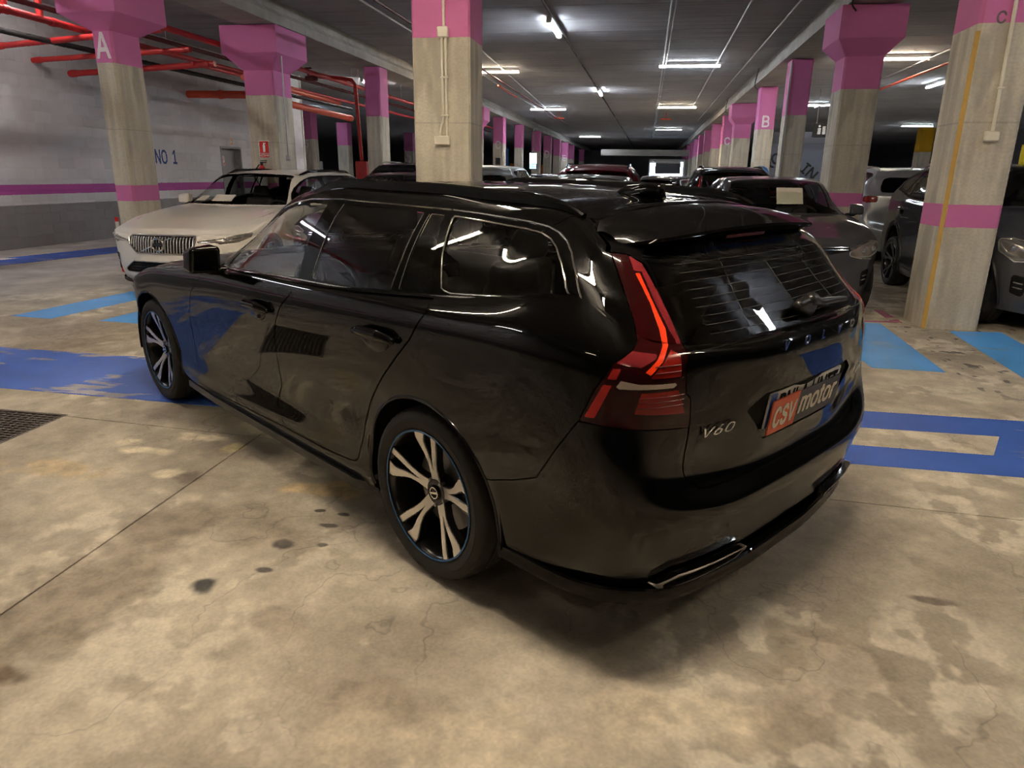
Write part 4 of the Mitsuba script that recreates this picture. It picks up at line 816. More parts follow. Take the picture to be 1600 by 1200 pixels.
# ------------------------------------------------------------------ door, signs and lettering of the garage
d1 = struct('door_1', box(WX - .22, WX - .18, DOOR_Y[0], DOOR_Y[1], 0, DOOR_Z), 'door_grey')
put('door_frame', cat(box(WX - .22, WX + .01, DOOR_Y[0] - .05, DOOR_Y[0], 0, DOOR_Z + .05), box(WX - .22, WX + .01, DOOR_Y[1], DOOR_Y[1] + .05, 0, DOOR_Z + .05), box(WX - .22, WX + .01, DOOR_Y[0], DOOR_Y[1], DOOR_Z, DOOR_Z + .05)), 'door_grey', d1)
put('handle', tube([(WX-.18, 18.05, 1.0), (WX-.13, 18.05, 1.0), (WX-.13, 18.17, 1.0)], .011), 'steel_bright', d1)
PX = lambda y, z, d=.002: frame([WX + d, y, z], [0, 1, 0], [0, 0, 1])          # lettering plane of the left wall
def ring2(r0, r1, c=(0, 0)): return shapely.Point(*c).buffer(r1, 24).difference(shapely.Point(*c).buffer(r0, 24))
def prohibition(name, y, z, w, label, col, x):
    k = thing(name, label, 'sign'); h = w * 1.75
    put('plate', at(extrude(rpoly([(0,0),(w,0),(w,h),(0,h)], .01), .004), PX(y, z, x)), 'sign_white' if col == 'sign_red' else 'paper', k)
    c = (w/2, h - w*.52); bar = shapely.affinity.rotate(shapely.box(c[0]-w*.36, c[1]-w*.035, c[0]+w*.36, c[1]+w*.035), -45)
    fig = shapely.box(c[0]-w*.05, c[1]-w*.2, c[0]+w*.09, c[1]+w*.1).union(shapely.Point(c[0], c[1]+w*.18).buffer(w*.06))
    put('pictogram', at(extrude(fig, .001), PX(y, z, x + .004)), 'sign_black', k)
    put('pictogram', at(cat(extrude(ring2(w*.34, w*.43, c), .0015), extrude(bar, .0015)), PX(y, z, x + .004)), col, k)
    put('text_strip', at(extrude(shapely.box(w*.08, w*.08, w*.92, w*.50), .001), PX(y, z, x + .004)), col, k)
    t = lettering('NO PASAR', w*.16, .0006, True); t.vertices = t.vertices * [w*.74 / t.extents[0], 1, 1] + [w*.13, w*.2, .0052]; put('lettering', at(t, PX(y, z, x)), 'sign_white', k)
import shapely.affinity
prohibition('prohibition_sign', 18.42, 2.06, .115, 'small orange-bordered prohibition sign on the wall above the grey door', 'sign_orange', .001)
prohibition('prohibition_sign', 18.20, 1.54, .135, 'small red and white prohibition sign on the grey door', 'sign_red', -.18)
t = lettering('NO  1', .30, .002, True, 0, .74); k = put('wall_lettering', at(t, PX(15.22, 1.54, .001)), 'letter_blue'); tag(k, 'dark blue painted words NO 1 on the block wall beside the letter A column', 'wall lettering')
def col_letter(ch, x, y, z, h, holder, mat='letter_white', sq=.9, bold=True):
    t = lettering(ch, h, .002, bold, 0, sq); t.vertices -= [t.bounds[:, 0].mean(), 0, 0]
    put('letter', at(t, frame([x, y + .0005, z], [1, 0, 0], [0, 0, 1])), mat, holder)
col_letter('A', -7.105, 9.0 - .001, 2.80, .30, cA, sq=.75); col_letter('B', 3.16, 22.499, 2.80, .30, cB); col_letter('C', 3.10, 32.499, 2.72, .28, cC); col_letter('C', -6.85, 33.399, 2.52, .32, cLC)
col_letter('D', -6.75, 48.999, 2.5, .42, cLD); col_letter('E', -6.75, 58.999, 2.5, .42, cLE); col_letter('5', -14.52, 29.999, 2.40, .30, c5); col_letter('D', -15.3, 45.999, 2.05, .45, cD2)
col_letter('C', 2.93, 7.529, 2.735, .095, cR, 'letter_dark')
for k_, x, y in ((cM, -1.99, 7.699), ): pass
# fire extinguisher and its sign
k = thing('extinguisher_sign', 'red and white fire extinguisher sign on the flared purple-topped column', 'sign'); M_ = lambda d: frame([-7.225, 12.949 - d, 1.64], [1, 0, 0], [0, 0, 1])
put('plate', at(extrude(rpoly([(0,0),(.21,0),(.21,.31),(0,.31)], .006), .004), M_(.004)), 'sign_white', k)
put('red_field', at(extrude(shapely.box(.012,.090,.198,.298).union(shapely.box(.012,.012,.198,.078)), .001), M_(.0085)), 'sign_red', k)
put('pictogram', at(extrude(shapely.box(.08,.11,.125,.235).union(shapely.box(.09,.235,.115,.265)).union(shapely.box(.10,.25,.145,.275)), .001), M_(.0095)), 'sign_white', k)
t = lettering('EXTINTOR', .034, .001, True); t.vertices = t.vertices * [.165 / t.extents[0], 1, 1] + [.022, .028, 0]; put('lettering', at(t, M_(.0095)), 'sign_white', k)
k = thing('fire_extinguisher', 'red fire extinguisher with black hose hanging on the flared column below its sign', 'fire extinguisher')
ex = lambda m: at(m, trimesh.transformations.translation_matrix([-7.15, 12.85, 1.02]) @ trimesh.transformations.rotation_matrix(math.pi/2, [1, 0, 0]))
put('cylinder', ex(lathe_y([(0,0),(.075,0),(.08,.02),(.08,.38),(.06,.44),(.03,.47),(.03,.49),(0,.49)], 32)), 'sign_red', k, 35)
put('label_band', ex(lathe_y([(.0805,.12),(.0812,.12),(.0812,.30),(.0805,.30)], 32)), 'sign_white', k, 35)
put('valve', at(cat(box(-.02,.02,-.02,.02,.48,.53,.006), box(-.03,.10,-.012,.012,.53,.55,.004), box(-.02,.11,-.01,.01,.565,.58,.004)), trimesh.transformations.translation_matrix([-7.15, 12.85, 1.02])), 'black_satin', k)
t_ = np.linspace(0, 1, 20); put('hose', tube(np.stack([-7.15 - .02 - .12*np.sin(np.pi*t_*.9), 12.80 + 0*t_, 1.52 - .34*t_], 1), .012, 8), 'black_satin', k, 40)
put('bracket', box(-7.22,-7.08,12.92,12.95,1.12,1.18,.004), 'steel_dull', k)
# surface conduits and boxes on the near columns
k = thing('conduit_run', 'white conduits with two junction boxes on the beige pink-topped column', 'conduit')
yf = 7.70
put('junction_box', box(-2.205,-2.095,yf-.055,yf,2.735,2.835,.008), 'conduit_white', k); put('junction_box', box(-2.26,-2.09,yf-.06,yf,1.70,1.79,.008), 'conduit_white', k)
for pts in ([(-2.145,3.8),(-2.142,2.83)], [(-2.125,2.74),(-2.125,1.79)], [(-2.165,2.74),(-2.163,1.99),(-2.168,1.93),(-2.19,1.86),(-2.195,1.79)]):
    put('tube', tube([(x, yf - .018, z) for x, z in pts], .0135, 10), 'conduit_white', k, 40)
for z in (2.36, 1.99): put('clip', box(-2.185,-2.10,yf-.036,yf,z-.008,z+.008,.003), 'conduit_white', k)
k = thing('conduit_run', 'white conduit with a square box on the nearest column', 'conduit')
put('tube', tube([(3.0, 7.51, 3.8), (3.03, 7.51, 1.84)], .016, 10), 'conduit_white', k, 40); put('junction_box', box(2.965,3.085,7.47,7.53,1.755,1.845,.01), 'conduit_white', k); put('clip', box(3.0,3.05,7.49,7.53,2.20,2.216,.003), 'conduit_white', k)
k = put('sealant_bead', sweep([(2.772, 7.552, z) for z in np.linspace(.0, 2.68, 60)], [(-.028,-.006),(-.02,.006),(.02,.006),(.028,-.006)], up=(-1, -1, 0)), 'sealant', cR)
k = put('cable', tube([(-6.62, 12.935, 3.8), (-6.64, 12.935, 2.6), (-6.645, 12.935, 1.68)], .011), 'conduit_grey', c2, 40); put('socket', box(-6.68,-6.61,12.90,12.95,1.60,1.69,.006), 'conduit_grey', c2)
put('cable', tube([(2.86, 17.48, 3.8), (2.86, 17.48, .9)], .018), 'conduit_grey', cE, 40)
put('wayfinding_panel', box(-6.96,-6.74,33.38,33.4,1.82,2.12), 'sign_black', cLC)
# ------------------------------------------------------------------ road paint
def flat(name, pts, mat, label, cat_, group=None, z=.0012):
    m = extrude(shapely.Polygon(pts), .0012); m.apply_translation([0, 0, z - .0012]); m = m.subdivide_to_size(3.0) if False else m
    k = put(name, m, mat); return tag(k, label, cat_, group, 'thing')
G_ = 'light blue crossing stripes'
for i, (xa, xb) in enumerate(((-6.20,-5.72),(-5.20,-4.70),(-4.15,-3.65),(-3.12,-2.62),(-2.05,-1.55),(-1.0,-.5),(.05,.55),(1.10,1.45))):
    lab = {0: 'light blue crossing stripe left of the black station wagon, the outermost one', 1: 'light blue crossing stripe cut off by the front wheel of the black station wagon'}.get(i)
    if i in (0, 1): flat('crossing_stripe', [(xa - .02, 6.0), (xb - .02, 5.97), (xb + .2, 7.68), (xa + .2, 7.68)], 'blue_light', lab, 'road marking')
flat('crossing_stripe', [(1.815, 6.18), (1.835, 5.87), (2.37, 5.855), (2.41, 7.69), (1.80, 7.67)], 'blue_light', 'light blue crossing stripe between the black station wagon and the nearest column', 'road marking')
flat('crossing_stripe', [(2.90, 5.80), (3.36, 5.80), (3.46, 7.51), (2.975, 7.455)], 'blue_light', 'light blue crossing stripe at the foot of the nearest column', 'road marking')
flat('lane_band', [(-7.5, 4.96), (-2.6, 4.87), (-2.6, 3.925), (-7.5, 4.04)], 'blue_dark', 'worn dark blue band on the floor under the front of the black station wagon', 'road marking')
ring_ = shapely.Polygon([(-.6, 4.73), (3.6, 4.745), (3.6, 3.78), (-.6, 3.81)]).difference(shapely.Polygon([(-.6, 4.375), (2.15, 4.415), (2.14, 4.40), (1.98, 4.085), (-.6, 4.10)]))
m = extrude(ring_, .0012); k = put('direction_arrow', m, 'blue_plain'); tag(k, 'dark blue band with a beige slot on the floor right of the black station wagon', 'road marking', kind='thing')
flat('lane_band', [(-10.35, 9.0), (-9.45, 8.9), (-8.55, 14.0), (-9.4, 14.0)], 'blue_plain', 'dark blue band along the foot of the block wall', 'road marking')
flat('arrow_tip', [(-10.33, 8.3), (-9.93, 9.92), (-10.2, 9.87), (-10.75, 9.0)], 'white_line', 'white painted tip on the blue band by the block wall', 'road marking', z=.0024)
flat('bay_line', [(2.22, 7.73), (2.66, 7.79), (2.68, 8.6), (2.58, 8.55), (2.56, 7.86), (2.22, 7.80)], 'pink_line', 'pink bay line at the left foot of the nearest column', 'road marking')
flat('bay_line', [(-6.25, 7.9), (-4.2, 7.82), (-4.2, 7.74), (-6.3, 7.82)], 'pink_line', 'faint pink bay line in front of the white station wagon', 'road marking')
# drain grate
k = thing('drain_grate', 'dark steel drain grate set in the floor beside the black station wagon', 'drain grate')
x0, x1, y0, y1 = GRATE
put('frame', cat(box(x0-.02,x1+.02,y0-.02,y0,-.03,.001), box(x0-.02,x1+.02,y1,y1+.02,-.03,.001), box(x0-.02,x0,y0,y1,-.03,.001), box(x1,x1+.02,y0,y1,-.03,.001)), 'grate_steel', k)
bar_x, bar_y = shape(box(x0, x1, -.005, .005, -.026, -.001)), shape(box(-.0045, .0045, y0, y1, -.024, -.002))
for y in np.arange(y0 + .034, y1 - .01, .034): put('bar', bar_x, 'grate_steel', k, M=T().translate([0, y, 0]))
for x in np.arange(x0 + .05, x1 - .02, .05): put('cross_bar', bar_y, 'grate_steel', k, M=T().translate([x, 0, 0]))
put('pit', box(x0, x1, y0, y1, -.011, -.009), 'pit_dark', k)
# red and white post
k = thing('guard_post', 'thin red and white striped post at the foot of the letter A column', 'post')
for i, (a, b) in enumerate(((0,.2),(.2,.38),(.38,.56),(.56,.70),(.70,.76))): put('band', tube([(-7.30, 9.02, a), (-7.30, 9.02, b)], .024, 14), ('sign_red', 'sign_white')[i % 2], k, 40)
# ------------------------------------------------------------------ strip lamps
def strip_lamp(x, y, ax, tint, power, lab, group):
    k = thing('strip_lamp', lab, 'lamp', group)
    R = T().translate([x, y, LAMP_Z]) @ (T().rotate([0, 0, 1], 90) if ax == 'y' else T())
    put('housing', HOUSING, 'lamp_housing', k, M=R)
    put('diffuser', DIFF, 'lamp_housing', k, M=R, emitter={'type': 'area', 'radiance': rgb(*[power * c for c in tint])})
    put('end_cap', ENDS, 'lamp_housing', k, M=R)
HOUSING = shape(box(-LAMP_L/2, LAMP_L/2, -.05, .05, .02, .10, .012)); ENDS = shape(cat(box(-LAMP_L/2-.02, -LAMP_L/2, -.052, .052, -.03, .09, .008), box(LAMP_L/2, LAMP_L/2+.02, -.052, .052, -.03, .09, .008)))
a_ = np.linspace(0, math.pi, 13); DIFF = shape(at(extrude(shapely.Polygon([(.048*math.cos(t), .02 - .05*math.sin(t)) for t in a_]), LAMP_L - .004), frame([-LAMP_L/2 + .002, 0, 0], [0, 1, 0], [0, 0, 1])), 30)
for i, (x, y, ax, tint, pw) in enumerate(LAMPS):
    lab = {0: 'bright cool strip lamp pointing away under the ceiling, nearest of those in view', 1: 'warm strip lamp right beside the beige column', 2: 'cool white strip lamp in the middle of the ceiling, nearer of two in line', 3: 'warm strip lamp in the middle of the ceiling beyond the wide cool one',
           4: 'cool strip lamp left of centre beyond the beige column', 5: 'small strip lamp pointing away beyond the nearest one', 6: 'far cool strip lamp above the red car roof', 7: 'warm strip lamp seen between the flared dark column and the nearest column', 8: 'strip lamp seen between two dark purple columns on the right', 9: 'slanting cool strip lamp beside the nearest column', 10: 'tiny far strip lamp above the bright lit frame', 21: 'strip lamp above the red pipes between the flared and slim columns', 23: 'small far strip lamp under the ceiling just left of the nearest column', 24: 'dim far strip lamp behind the red standpipe'}.get(i, 'ceiling strip lamp outside the picture lighting the floor')
    strip_lamp(x, y, ax, tint, pw, lab, None if i in (*range(11), 21, 23, 24) else 'ceiling strip lamps out of view')
# ------------------------------------------------------------------ pipes, conduits
def pipe(name, pts, r, mat, label, cat_='pipe', group=None, couplings=(), n=12):
    k = thing(name, label, cat_, group); p = np.array(pts, float)
    put('tube', tube(p, r, n), mat, k, 40)
    for t in couplings:
        i = min(int(t), len(p) - 2); q = p[i] + (p[i+1] - p[i]) * (t - i); d = (p[i+1] - p[i]) / np.linalg.norm(p[i+1] - p[i])
        put('coupling', tube([q - d*.05, q + d*.05], r * 1.22, n), mat, k, 40)
    return k
pipe('sprinkler_pipe', [(-7.83, 7.6, 3.6), (-7.83, 40, 3.6)], .05, 'pipe_red', 'long dark red main pipe under the ceiling passing behind both flared columns', couplings=[.25, .30, .34, .39, .44])
pipe('sprinkler_pipe', [(-8.65, 6, 3.6), (-8.62, 40, 3.6)], .038, 'pipe_dark', 'dark pipe beside the long red main, toward the wall', couplings=[.3, .42])
pipe('sprinkler_pipe', [(-8.45, 13, 3.3), (-8.45, 36, 3.3)], .034, 'pipe_red', 'lower dark red pipe below the long mains')
pipe('sprinkler_pipe', [(WX, 11.35, 3.36), (-7.83, 11.3, 3.55)], .048, 'pipe_red', 'uppermost bright red pipe running from the wall behind the letter A column', couplings=[.06])
pipe('sprinkler_pipe', [(WX, 12.2, 3.27), (-8.0, 12.3, 3.42)], .045, 'pipe_red', 'second red pipe from the wall behind the letter A column', couplings=[.04, .96])
pipe('sprinkler_pipe', [(WX, 13.04, 3.15), (-8.05, 13.1, 3.30)], .055, 'pipe_red', 'lowest red pipe from the wall behind the letter A column', couplings=[.03, .95])
pipe('sprinkler_pipe', [(WX + .002, 16.76, 3.16), (-9.5, 16.76, 3.14), (-9.28, 16.85, 3.12), (-9.2, 17.1, 3.08), (-9.2, 22.2, 3.0)], .085, 'pipe_orange', 'thick red pipe from the wall bending behind the flared column', couplings=[.55, 3.1, 3.95])
pipe('sprinkler_pipe', [(-7.45, 13.0, 3.05), (-7.5, 17.4, 3.0)], .05, 'pipe_orange', 'short bright orange-red pipe right of the flared column')
pipe('sprinkler_pipe', [(-9.25, 4, 3.66), (-9.32, 10.2, 3.6), (-9.45, 13.2, 3.6), (-9.5, 18, 3.6)], .055, 'pipe_red', 'red pipe left of the letter A column under the ceiling', couplings=[.75, .95, 1.2])
pipe('sprinkler_pipe', [(-9.6, 6.5, 3.36), (-9.62, 9.6, 3.34), (-9.6, 9.75, 3.36), (-9.55, 9.82, 3.42), (-9.45, 9.85, 3.55), (-9.35, 9.85, 3.6)], .05, 'pipe_red', 'red bypass pipe with an elbow at the top left corner', couplings=[.6, .95])
for y in (9.9, 10.55): pipe('riser_pipe', [(-9.33, y, 3.6), (-9.33, y, 4.2)], .05, 'pipe_red', 'red vertical riser to the ceiling at the top left', group='red risers at the top left')
pipe('sprinkler_pipe', [(-10.2, 8.0, 3.5), (-10.4, 10.4, 3.46)], .05, 'pipe_red', 'short red pipe end by the wall at the left edge of the picture', couplings=[.9])
pipe('cable_tray', [(-9.9, 6, 3.42), (-9.9, 24, 3.42)], .045, 'cable_black', 'black cable run under the ceiling beside the block wall', 'cable')
k = pipe('standpipe', [(-8.2, 17.3, 3.62), (-7.6, 17.9, 3.62), (-7.42, 18.05, 3.60), (-7.37, 18.15, 3.5), (-7.32, 18.2, 1.70)], .045, 'pipe_red', 'red vertical standpipe with a hydrant box left of the slim column', 'standpipe')
put('hydrant_box', box(-7.46,-7.16,18.1,18.35,1.0,1.68,.012), 'pipe_red', k); put('valve', cat(tube([(-8.2,17.3,3.62),(-8.2,17.3,3.78)], .03), tube([(-8.28,17.3,3.78),(-8.12,17.3,3.78)], .02), box(-8.26,-8.0,17.2,17.4,3.50,3.60,.02)), 'pipe_dark', k)
for i, (y, x) in enumerate(((15.5, -7.83), (17, -8.65), (19.5, -7.83), (21, -8.63), (12.6, -8.65), (14.2, -7.83), (23, -7.83))):
    k = put('hanger_rod', tube([(x, y, 3.64), (x, y, CEIL)], .005, 6), 'steel_bright'); tag(k, 'thin steel hanger rod holding the long red pipes', 'hanger rod', 'hanger rods of the pipes')
pipe('ceiling_conduit', [(-3.98, 7.6, 4.24), (-3.98, 14, 4.24), (-4.75, 36, 4.2)], .02, 'conduit_grey', 'pale conduit along the ceiling left of the beige column', 'conduit')
pipe('sprinkler_line', [(-4.3, 7.6, 3.95), (-4.4, 40, 3.95)], .024, 'pipe_dark', 'thin dark red sprinkler line on the ceiling left of the beige column', couplings=[.36])
pipe('ceiling_conduit', [(-5.05, 7.6, 4.24), (-5.05, 40, 4.2)], .02, 'conduit_grey', 'pale conduit on the ceiling next to the left beam', 'conduit')
pipe('ceiling_conduit', [(.20, 7.6, 4.24), (.05, 60, 4.2)], .016, 'conduit_grey', 'thin conduit along the ceiling crossing the cool white strip lamp', 'conduit', couplings=[.26, .4])
pipe('ceiling_conduit', [(.28, 7.6, 4.24), (.10, 60, 4.2)], .012, 'conduit_grey', 'second thin conduit beside the one crossing the cool lamp', 'conduit')
pipe('ceiling_conduit', [(1.45, 7.6, 4.24), (1.60, 33, 4.2)], .018, 'conduit_grey', 'conduit at the right end of the cool white strip lamp', 'conduit', couplings=[.5, .62])
pipe('ceiling_conduit', [(2.28, 7.6, 4.24), (2.28, 40, 4.2)], .018, 'conduit_grey', 'conduit on the ceiling next to the right beam', 'conduit', couplings=[.5, .6])
pipe('cable_tray', [(-2.0, 7.9, 4.25), (-1.75, 80, 4.25)], .022, 'cable_black', 'dark cable line along the middle of the ceiling holding two lamps', 'cable', couplings=[.18, .24, .30, .36, .41])
pipe('ceiling_conduit', [(6.1, 13, 4.1), (6.3, 32, 4.1)], .02, 'conduit_grey', 'conduit on the ceiling right of the flared dark column', 'conduit')
pipe('sprinkler_line', [(5.95, 17, 3.75), (6.0, 23, 3.75)], .028, 'pipe_orange', 'orange-red sprinkler line right of the flared dark column')
pipe('sprinkler_line', [(-4.62, 22.5, 3.95), (-4.66, 26, 3.95)], .026, 'pipe_orange', 'orange-red sprinkler piece right of the beige column')
for x, y in ((-4.4, 36), (.6, 36.5)):
    k = put('fire_sprinkler', cat(tube([(x, y, 4.0), (x, y, CEIL)], .02, 8), tube([(x - .25, y, 4.0), (x + .25, y, 4.0)], .03, 8)), 'pipe_orange'); tag(k, 'small red sprinkler fitting under the ceiling', 'sprinkler', 'small sprinkler fittings')
for y in (12.0, 22.0, 30.0):
    k = put('beam_cable', tube([(2.68, y - .6, 4.2), (2.70, y - .3, 4.12), (2.70, y, 3.95), (2.71, y + .1, 3.82), (2.82, y + .3, 3.78)], .012, 6), 'cable_black', None, 40); tag(k, 'thin dark cable looping over the right beam', 'cable', 'cables over the right beam')
# ------------------------------------------------------------------ far fittings
k = thing('display_screen', 'bright white and blue hanging screen between far left columns', 'screen')
put('case', box(-6.47,-6.05,40,40.06,1.68,2.55,.01), 'sign_black', k); put('screen', box(-6.45,-6.07,39.985,40,1.98,2.53), 'lamp_housing', k, emitter={'type': 'area', 'radiance': rgb(1.5, 1.7, 1.9)})
for i in range(2):
    for j in range(2): put('blue_panel', box(-6.44 + .19*i, -6.27 + .19*i, 39.985, 40, 1.71 + .13*j, 1.82 + .13*j), 'sign_blue', k, emitter={'type': 'area', 'radiance': rgb(.12, .5, 1.3)})
put('hanger', tube([(-6.26, 40.03, 2.55), (-6.26, 40.03, CEIL)], .02), 'steel_dull', k)
k = thing('lit_frame', 'bright blue-white lit frame at the far end of the hall', 'lit panel')
for a in ((.0,.42,1.22,2.42), (2.35,2.55,1.35,2.5), (.42,2.35,1.22,1.62)): put('panel', box(a[0], a[1], 60, 60.05, a[2], a[3]), 'lamp_housing', k, emitter={'type': 'area', 'radiance': rgb(.75, 1.0, 1.35)})
put('dark_panel', box(.42, 2.35, 60.0, 60.04, 1.62, 2.4), 'far_grey', k); put('border', box(-.1, 2.7, 60.06, 60.1, 0, 2.72), 'steel_dull', k)
for i, (x0_, x1_, z0_, z1_, c_) in enumerate(((-15.5,-14.7,.9,2.0,'orange_board'), (-13.2,-12.0,1.0,2.4,'orange_board'), (-10.2,-9.2,1.0,2.3,'orange_board'), (-5.0,-4.2,1.2,2.4,'orange_board'), (-3.4,-2.5,1.5,2.4,'orange_board'), (3.3,4.6,1.0,2.3,'orange_board'), (-9.0,-8.2,1.0,2.0,'orange_board'))):
    k = put('orange_board', box(x0_, x1_, 69.9, 70.0, 0, z1_, .01), c_); tag(k, 'orange board standing at the far end of the hall', 'board', 'orange boards at the far end')
k = put('orange_board', box(-24.6, -23.4, 60, 60.1, 0, 2.0, .01), 'orange_board'); tag(k, 'orange board far behind the number 5 column and hydrant box', 'board')
k = put('orange_board', box(-18.3, -17.4, 60, 60.1, 0, 1.95, .01), 'orange_board'); tag(k, 'orange board seen between the slim column and the beige column', 'board')
k = put('portal_beam', box(-3.8, 3.2, 58, 58.3, 2.9, 3.35, .01), 'beam'); tag(k, 'pale cross beam at the far end of the hall', 'beam', kind='thing')
pw = thing('partition_panel', 'pale blue wall panel with black letters beyond the dark columns on the right', 'wall panel')
put('panel', box(4.3, 7.2, 32.0, 32.1, 0, 2.75), 'wall_blue_white', pw); put('top_band', box(4.3, 7.2, 31.98, 32.1, 2.75, 3.2), 'far_grey', pw)
for txt, x, z, rot_ in (('RO', 4.72, 1.62, 38), ('IN', 6.0, 1.72, -38)):
    t = lettering(txt, .42, .01, True); t.apply_transform(trimesh.transformations.rotation_matrix(math.radians(rot_), [0, 0, 1])); put('lettering', at(t, frame([x, 31.99, z], [1, 0, 0], [0, 0, 1])), 'letter_black', pw)
k = thing('exit_sign', 'small dark sign with a white figure hanging beyond the dark columns', 'sign'); put('board', box(5.35, 5.9, 27, 27.04, 2.75, 3.2, .01), 'sign_black', k); put('hanger', cat(tube([(5.45, 27.02, 3.2), (5.45, 27.02, 4.3)], .012)), 'steel_dull', k); put('hanger', cat(tube([(5.8, 27.02, 3.2), (5.8, 27.02, 4.3)], .012)), 'steel_dull', k); put('pictogram', at(extrude(shapely.box(.15,.1,.25,.3).union(shapely.Point(.2,.36).buffer(.04)).union(shapely.box(.3,.1,.4,.36)), .004), frame([5.35, 26.996, 2.75], [1, 0, 0], [0, 0, 1])), 'sign_white', k)
k = put('warning_card', at(extrude(shapely.Polygon([(0,0),(.16,0),(.22,.44),(-.06,.44)]), .01), frame([-6.80, 17.79, 1.02], [1, 0, 0], [0, 0, 1])), 'sign_white'); tag(k, 'white card with a red edge fixed on the slim column', 'sign')
k = put('round_sign', at(extrude(shapely.Point(0, 0).buffer(.22), .01), frame([3.17, 22.49, 1.52], [1, 0, 0], [0, 0, 1])), 'sign_blue'); tag(k, 'round blue sign low on the letter B column', 'sign')
k = put('round_sign', at(extrude(shapely.Point(0, 0).buffer(.20), .01), frame([-6.85, 33.39, 1.46], [1, 0, 0], [0, 0, 1])), 'sign_blue'); tag(k, 'round blue sign low on the left letter C column', 'sign')
k = put('information_panel', box(-9.0, -8.4, 44, 44.05, 0, 2.9, .01), 'sign_blue'); tag(k, 'dim dark blue panel just right of the beige column', 'sign')
k = put('hazard_strip', box(-20.0, -19.4, 42.0, 42.05, 0, 2.0), 'sign_white'); tag(k, 'pale striped panel in the dark behind the number 5 column', 'panel')
k = put('plastic_tag', box(4.40, 4.75, 10.0, 10.04, 1.60, 1.84, .01), 'bright_yellow'); tag(k, 'bright yellow tag on the roof of the car at the right edge', 'tag')
# ------------------------------------------------------------------ cars
W = build_wagon(); WAGON = wagon_entries(W); CABIN = cabin_entries(); FRONT = front_entries(W); PLATE = plate_entries()
WHEEL, WHEEL_GREY = wheel_parts('wagon'), wheel_parts('grey')
def wheels(parts, xs=(0, AXLE_F), z=1.0, half=0.0):
    E = []
    for i, (x, s) in enumerate(((xs[0], 1), (xs[1], 1), (xs[0], -1), (xs[1], -1))):
        w = 'wheel' + ('' if i == 0 else f'_{i:03d}')
        for nm, d, m in parts: E.append((w + '/' + nm, {**d, 'to_world': T().translate([0, half * s, 0]) @ rot_wheel(s, x)}, m))
    return E
def pose(x, y, deg): return T().translate([x, y, 0]) @ T().rotate([0, 0, 1], deg)
hero = place_car('station_wagon', 'glossy black station wagon in the foreground seen from behind', 'car', WAGON + CABIN + FRONT + PLATE + wheels(WHEEL), pose(*HERO), {'paint': 'paint_black'})
fin = thing
ant = trimesh.convex.convex_hull(np.vstack([trimesh.creation.icosphere(subdivisions=2).vertices * np.array([r, r * .8, r]) + [x, 0, z] for x, z, r in [(-.125,1.412,.010),(-.18,1.425,.024),(-.26,1.430,.030),(-.315,1.432,.024),(-.30,1.448,.010)]] + [np.array([(-.12,.03,1.405),(-.12,-.03,1.405),(-.33,.04,1.395),(-.33,-.04,1.395)])]))
put('roof_antenna', ant, 'paint_black', hero, 40, M=pose(*HERO))
white = place_car('station_wagon', 'white station wagon facing the camera beside the letter A column', 'car', WAGON + CABIN + FRONT + wheels(WHEEL), pose(*WHITE) @ T().scale([1, 1, .965]), {'paint': 'paint_white', 'glass_dark': 'glass_mid', 'leather_cream': 'leather_dark', 'leather_pale': 'leather_dark'})
def sheet(name, label, pts, M):
    m = trimesh.Trimesh(np.vstack([np.array(pts), np.array(pts) + [0, 0, .001]]), [[0,1,2],[0,2,3],[4,6,5],[4,7,6],[0,4,5],[0,5,1],[1,5,6],[1,6,2],[2,6,7],[2,7,3],[3,7,4],[3,4,0]], process=False)
    tag(put(name, m, 'paper', None, M=M), label, 'paper')
sheet('paper_sheet', 'white paper sheet in the middle of the white car windscreen', [(2.16,-.30,1.022),(2.15,-.02,1.022),(1.98,-.04,1.10),(1.99,-.31,1.10)], pose(*WHITE))
sheet('paper_sheet', 'white paper in the corner of the white car windscreen', [(2.02,-.62,1.02),(2.08,-.45,1.022),(1.94,-.44,1.08),(1.90,-.58,1.08)], pose(*WHITE))
# ------------------------------------------------------------------ the other parked cars: the same surfaces carried to other proportions, with their own windows, lamps and noses
BIG_LIGHT = rpoly([(-2.24,.655),(-2.05,.735),(-1.78,.775),(-1.66,.765),(-1.69,.68),(-1.86,.61),(-2.06,.62)], .02)
FOG = rpoly([(-2.02,.50),(-1.86,.52),(-1.86,.37),(-1.98,.34)], .03)
OVAL = rpoly([(-.20,.985),(-.10,.995),(.02,.985),(.075,.95),(.06,.915),(-.06,.895),(-.20,.905)], .03)
SLIM_GRILLE = rpoly(both([(.52,.725),(.52,.690),(.30,.655)]), .012)
SHORT_QUARTER = rpoly([(-.06,1.115),(-.30,1.135),(-.42,1.165),(-.36,1.25),(-.20,1.305),(.08,1.33),(.02,1.204)], .02)
PLAIN_WINDOW = rpoly(both([(.44,1.275),(.53,1.245),(.575,1.13),(.575,1.05),(.30,1.035)]), .03)
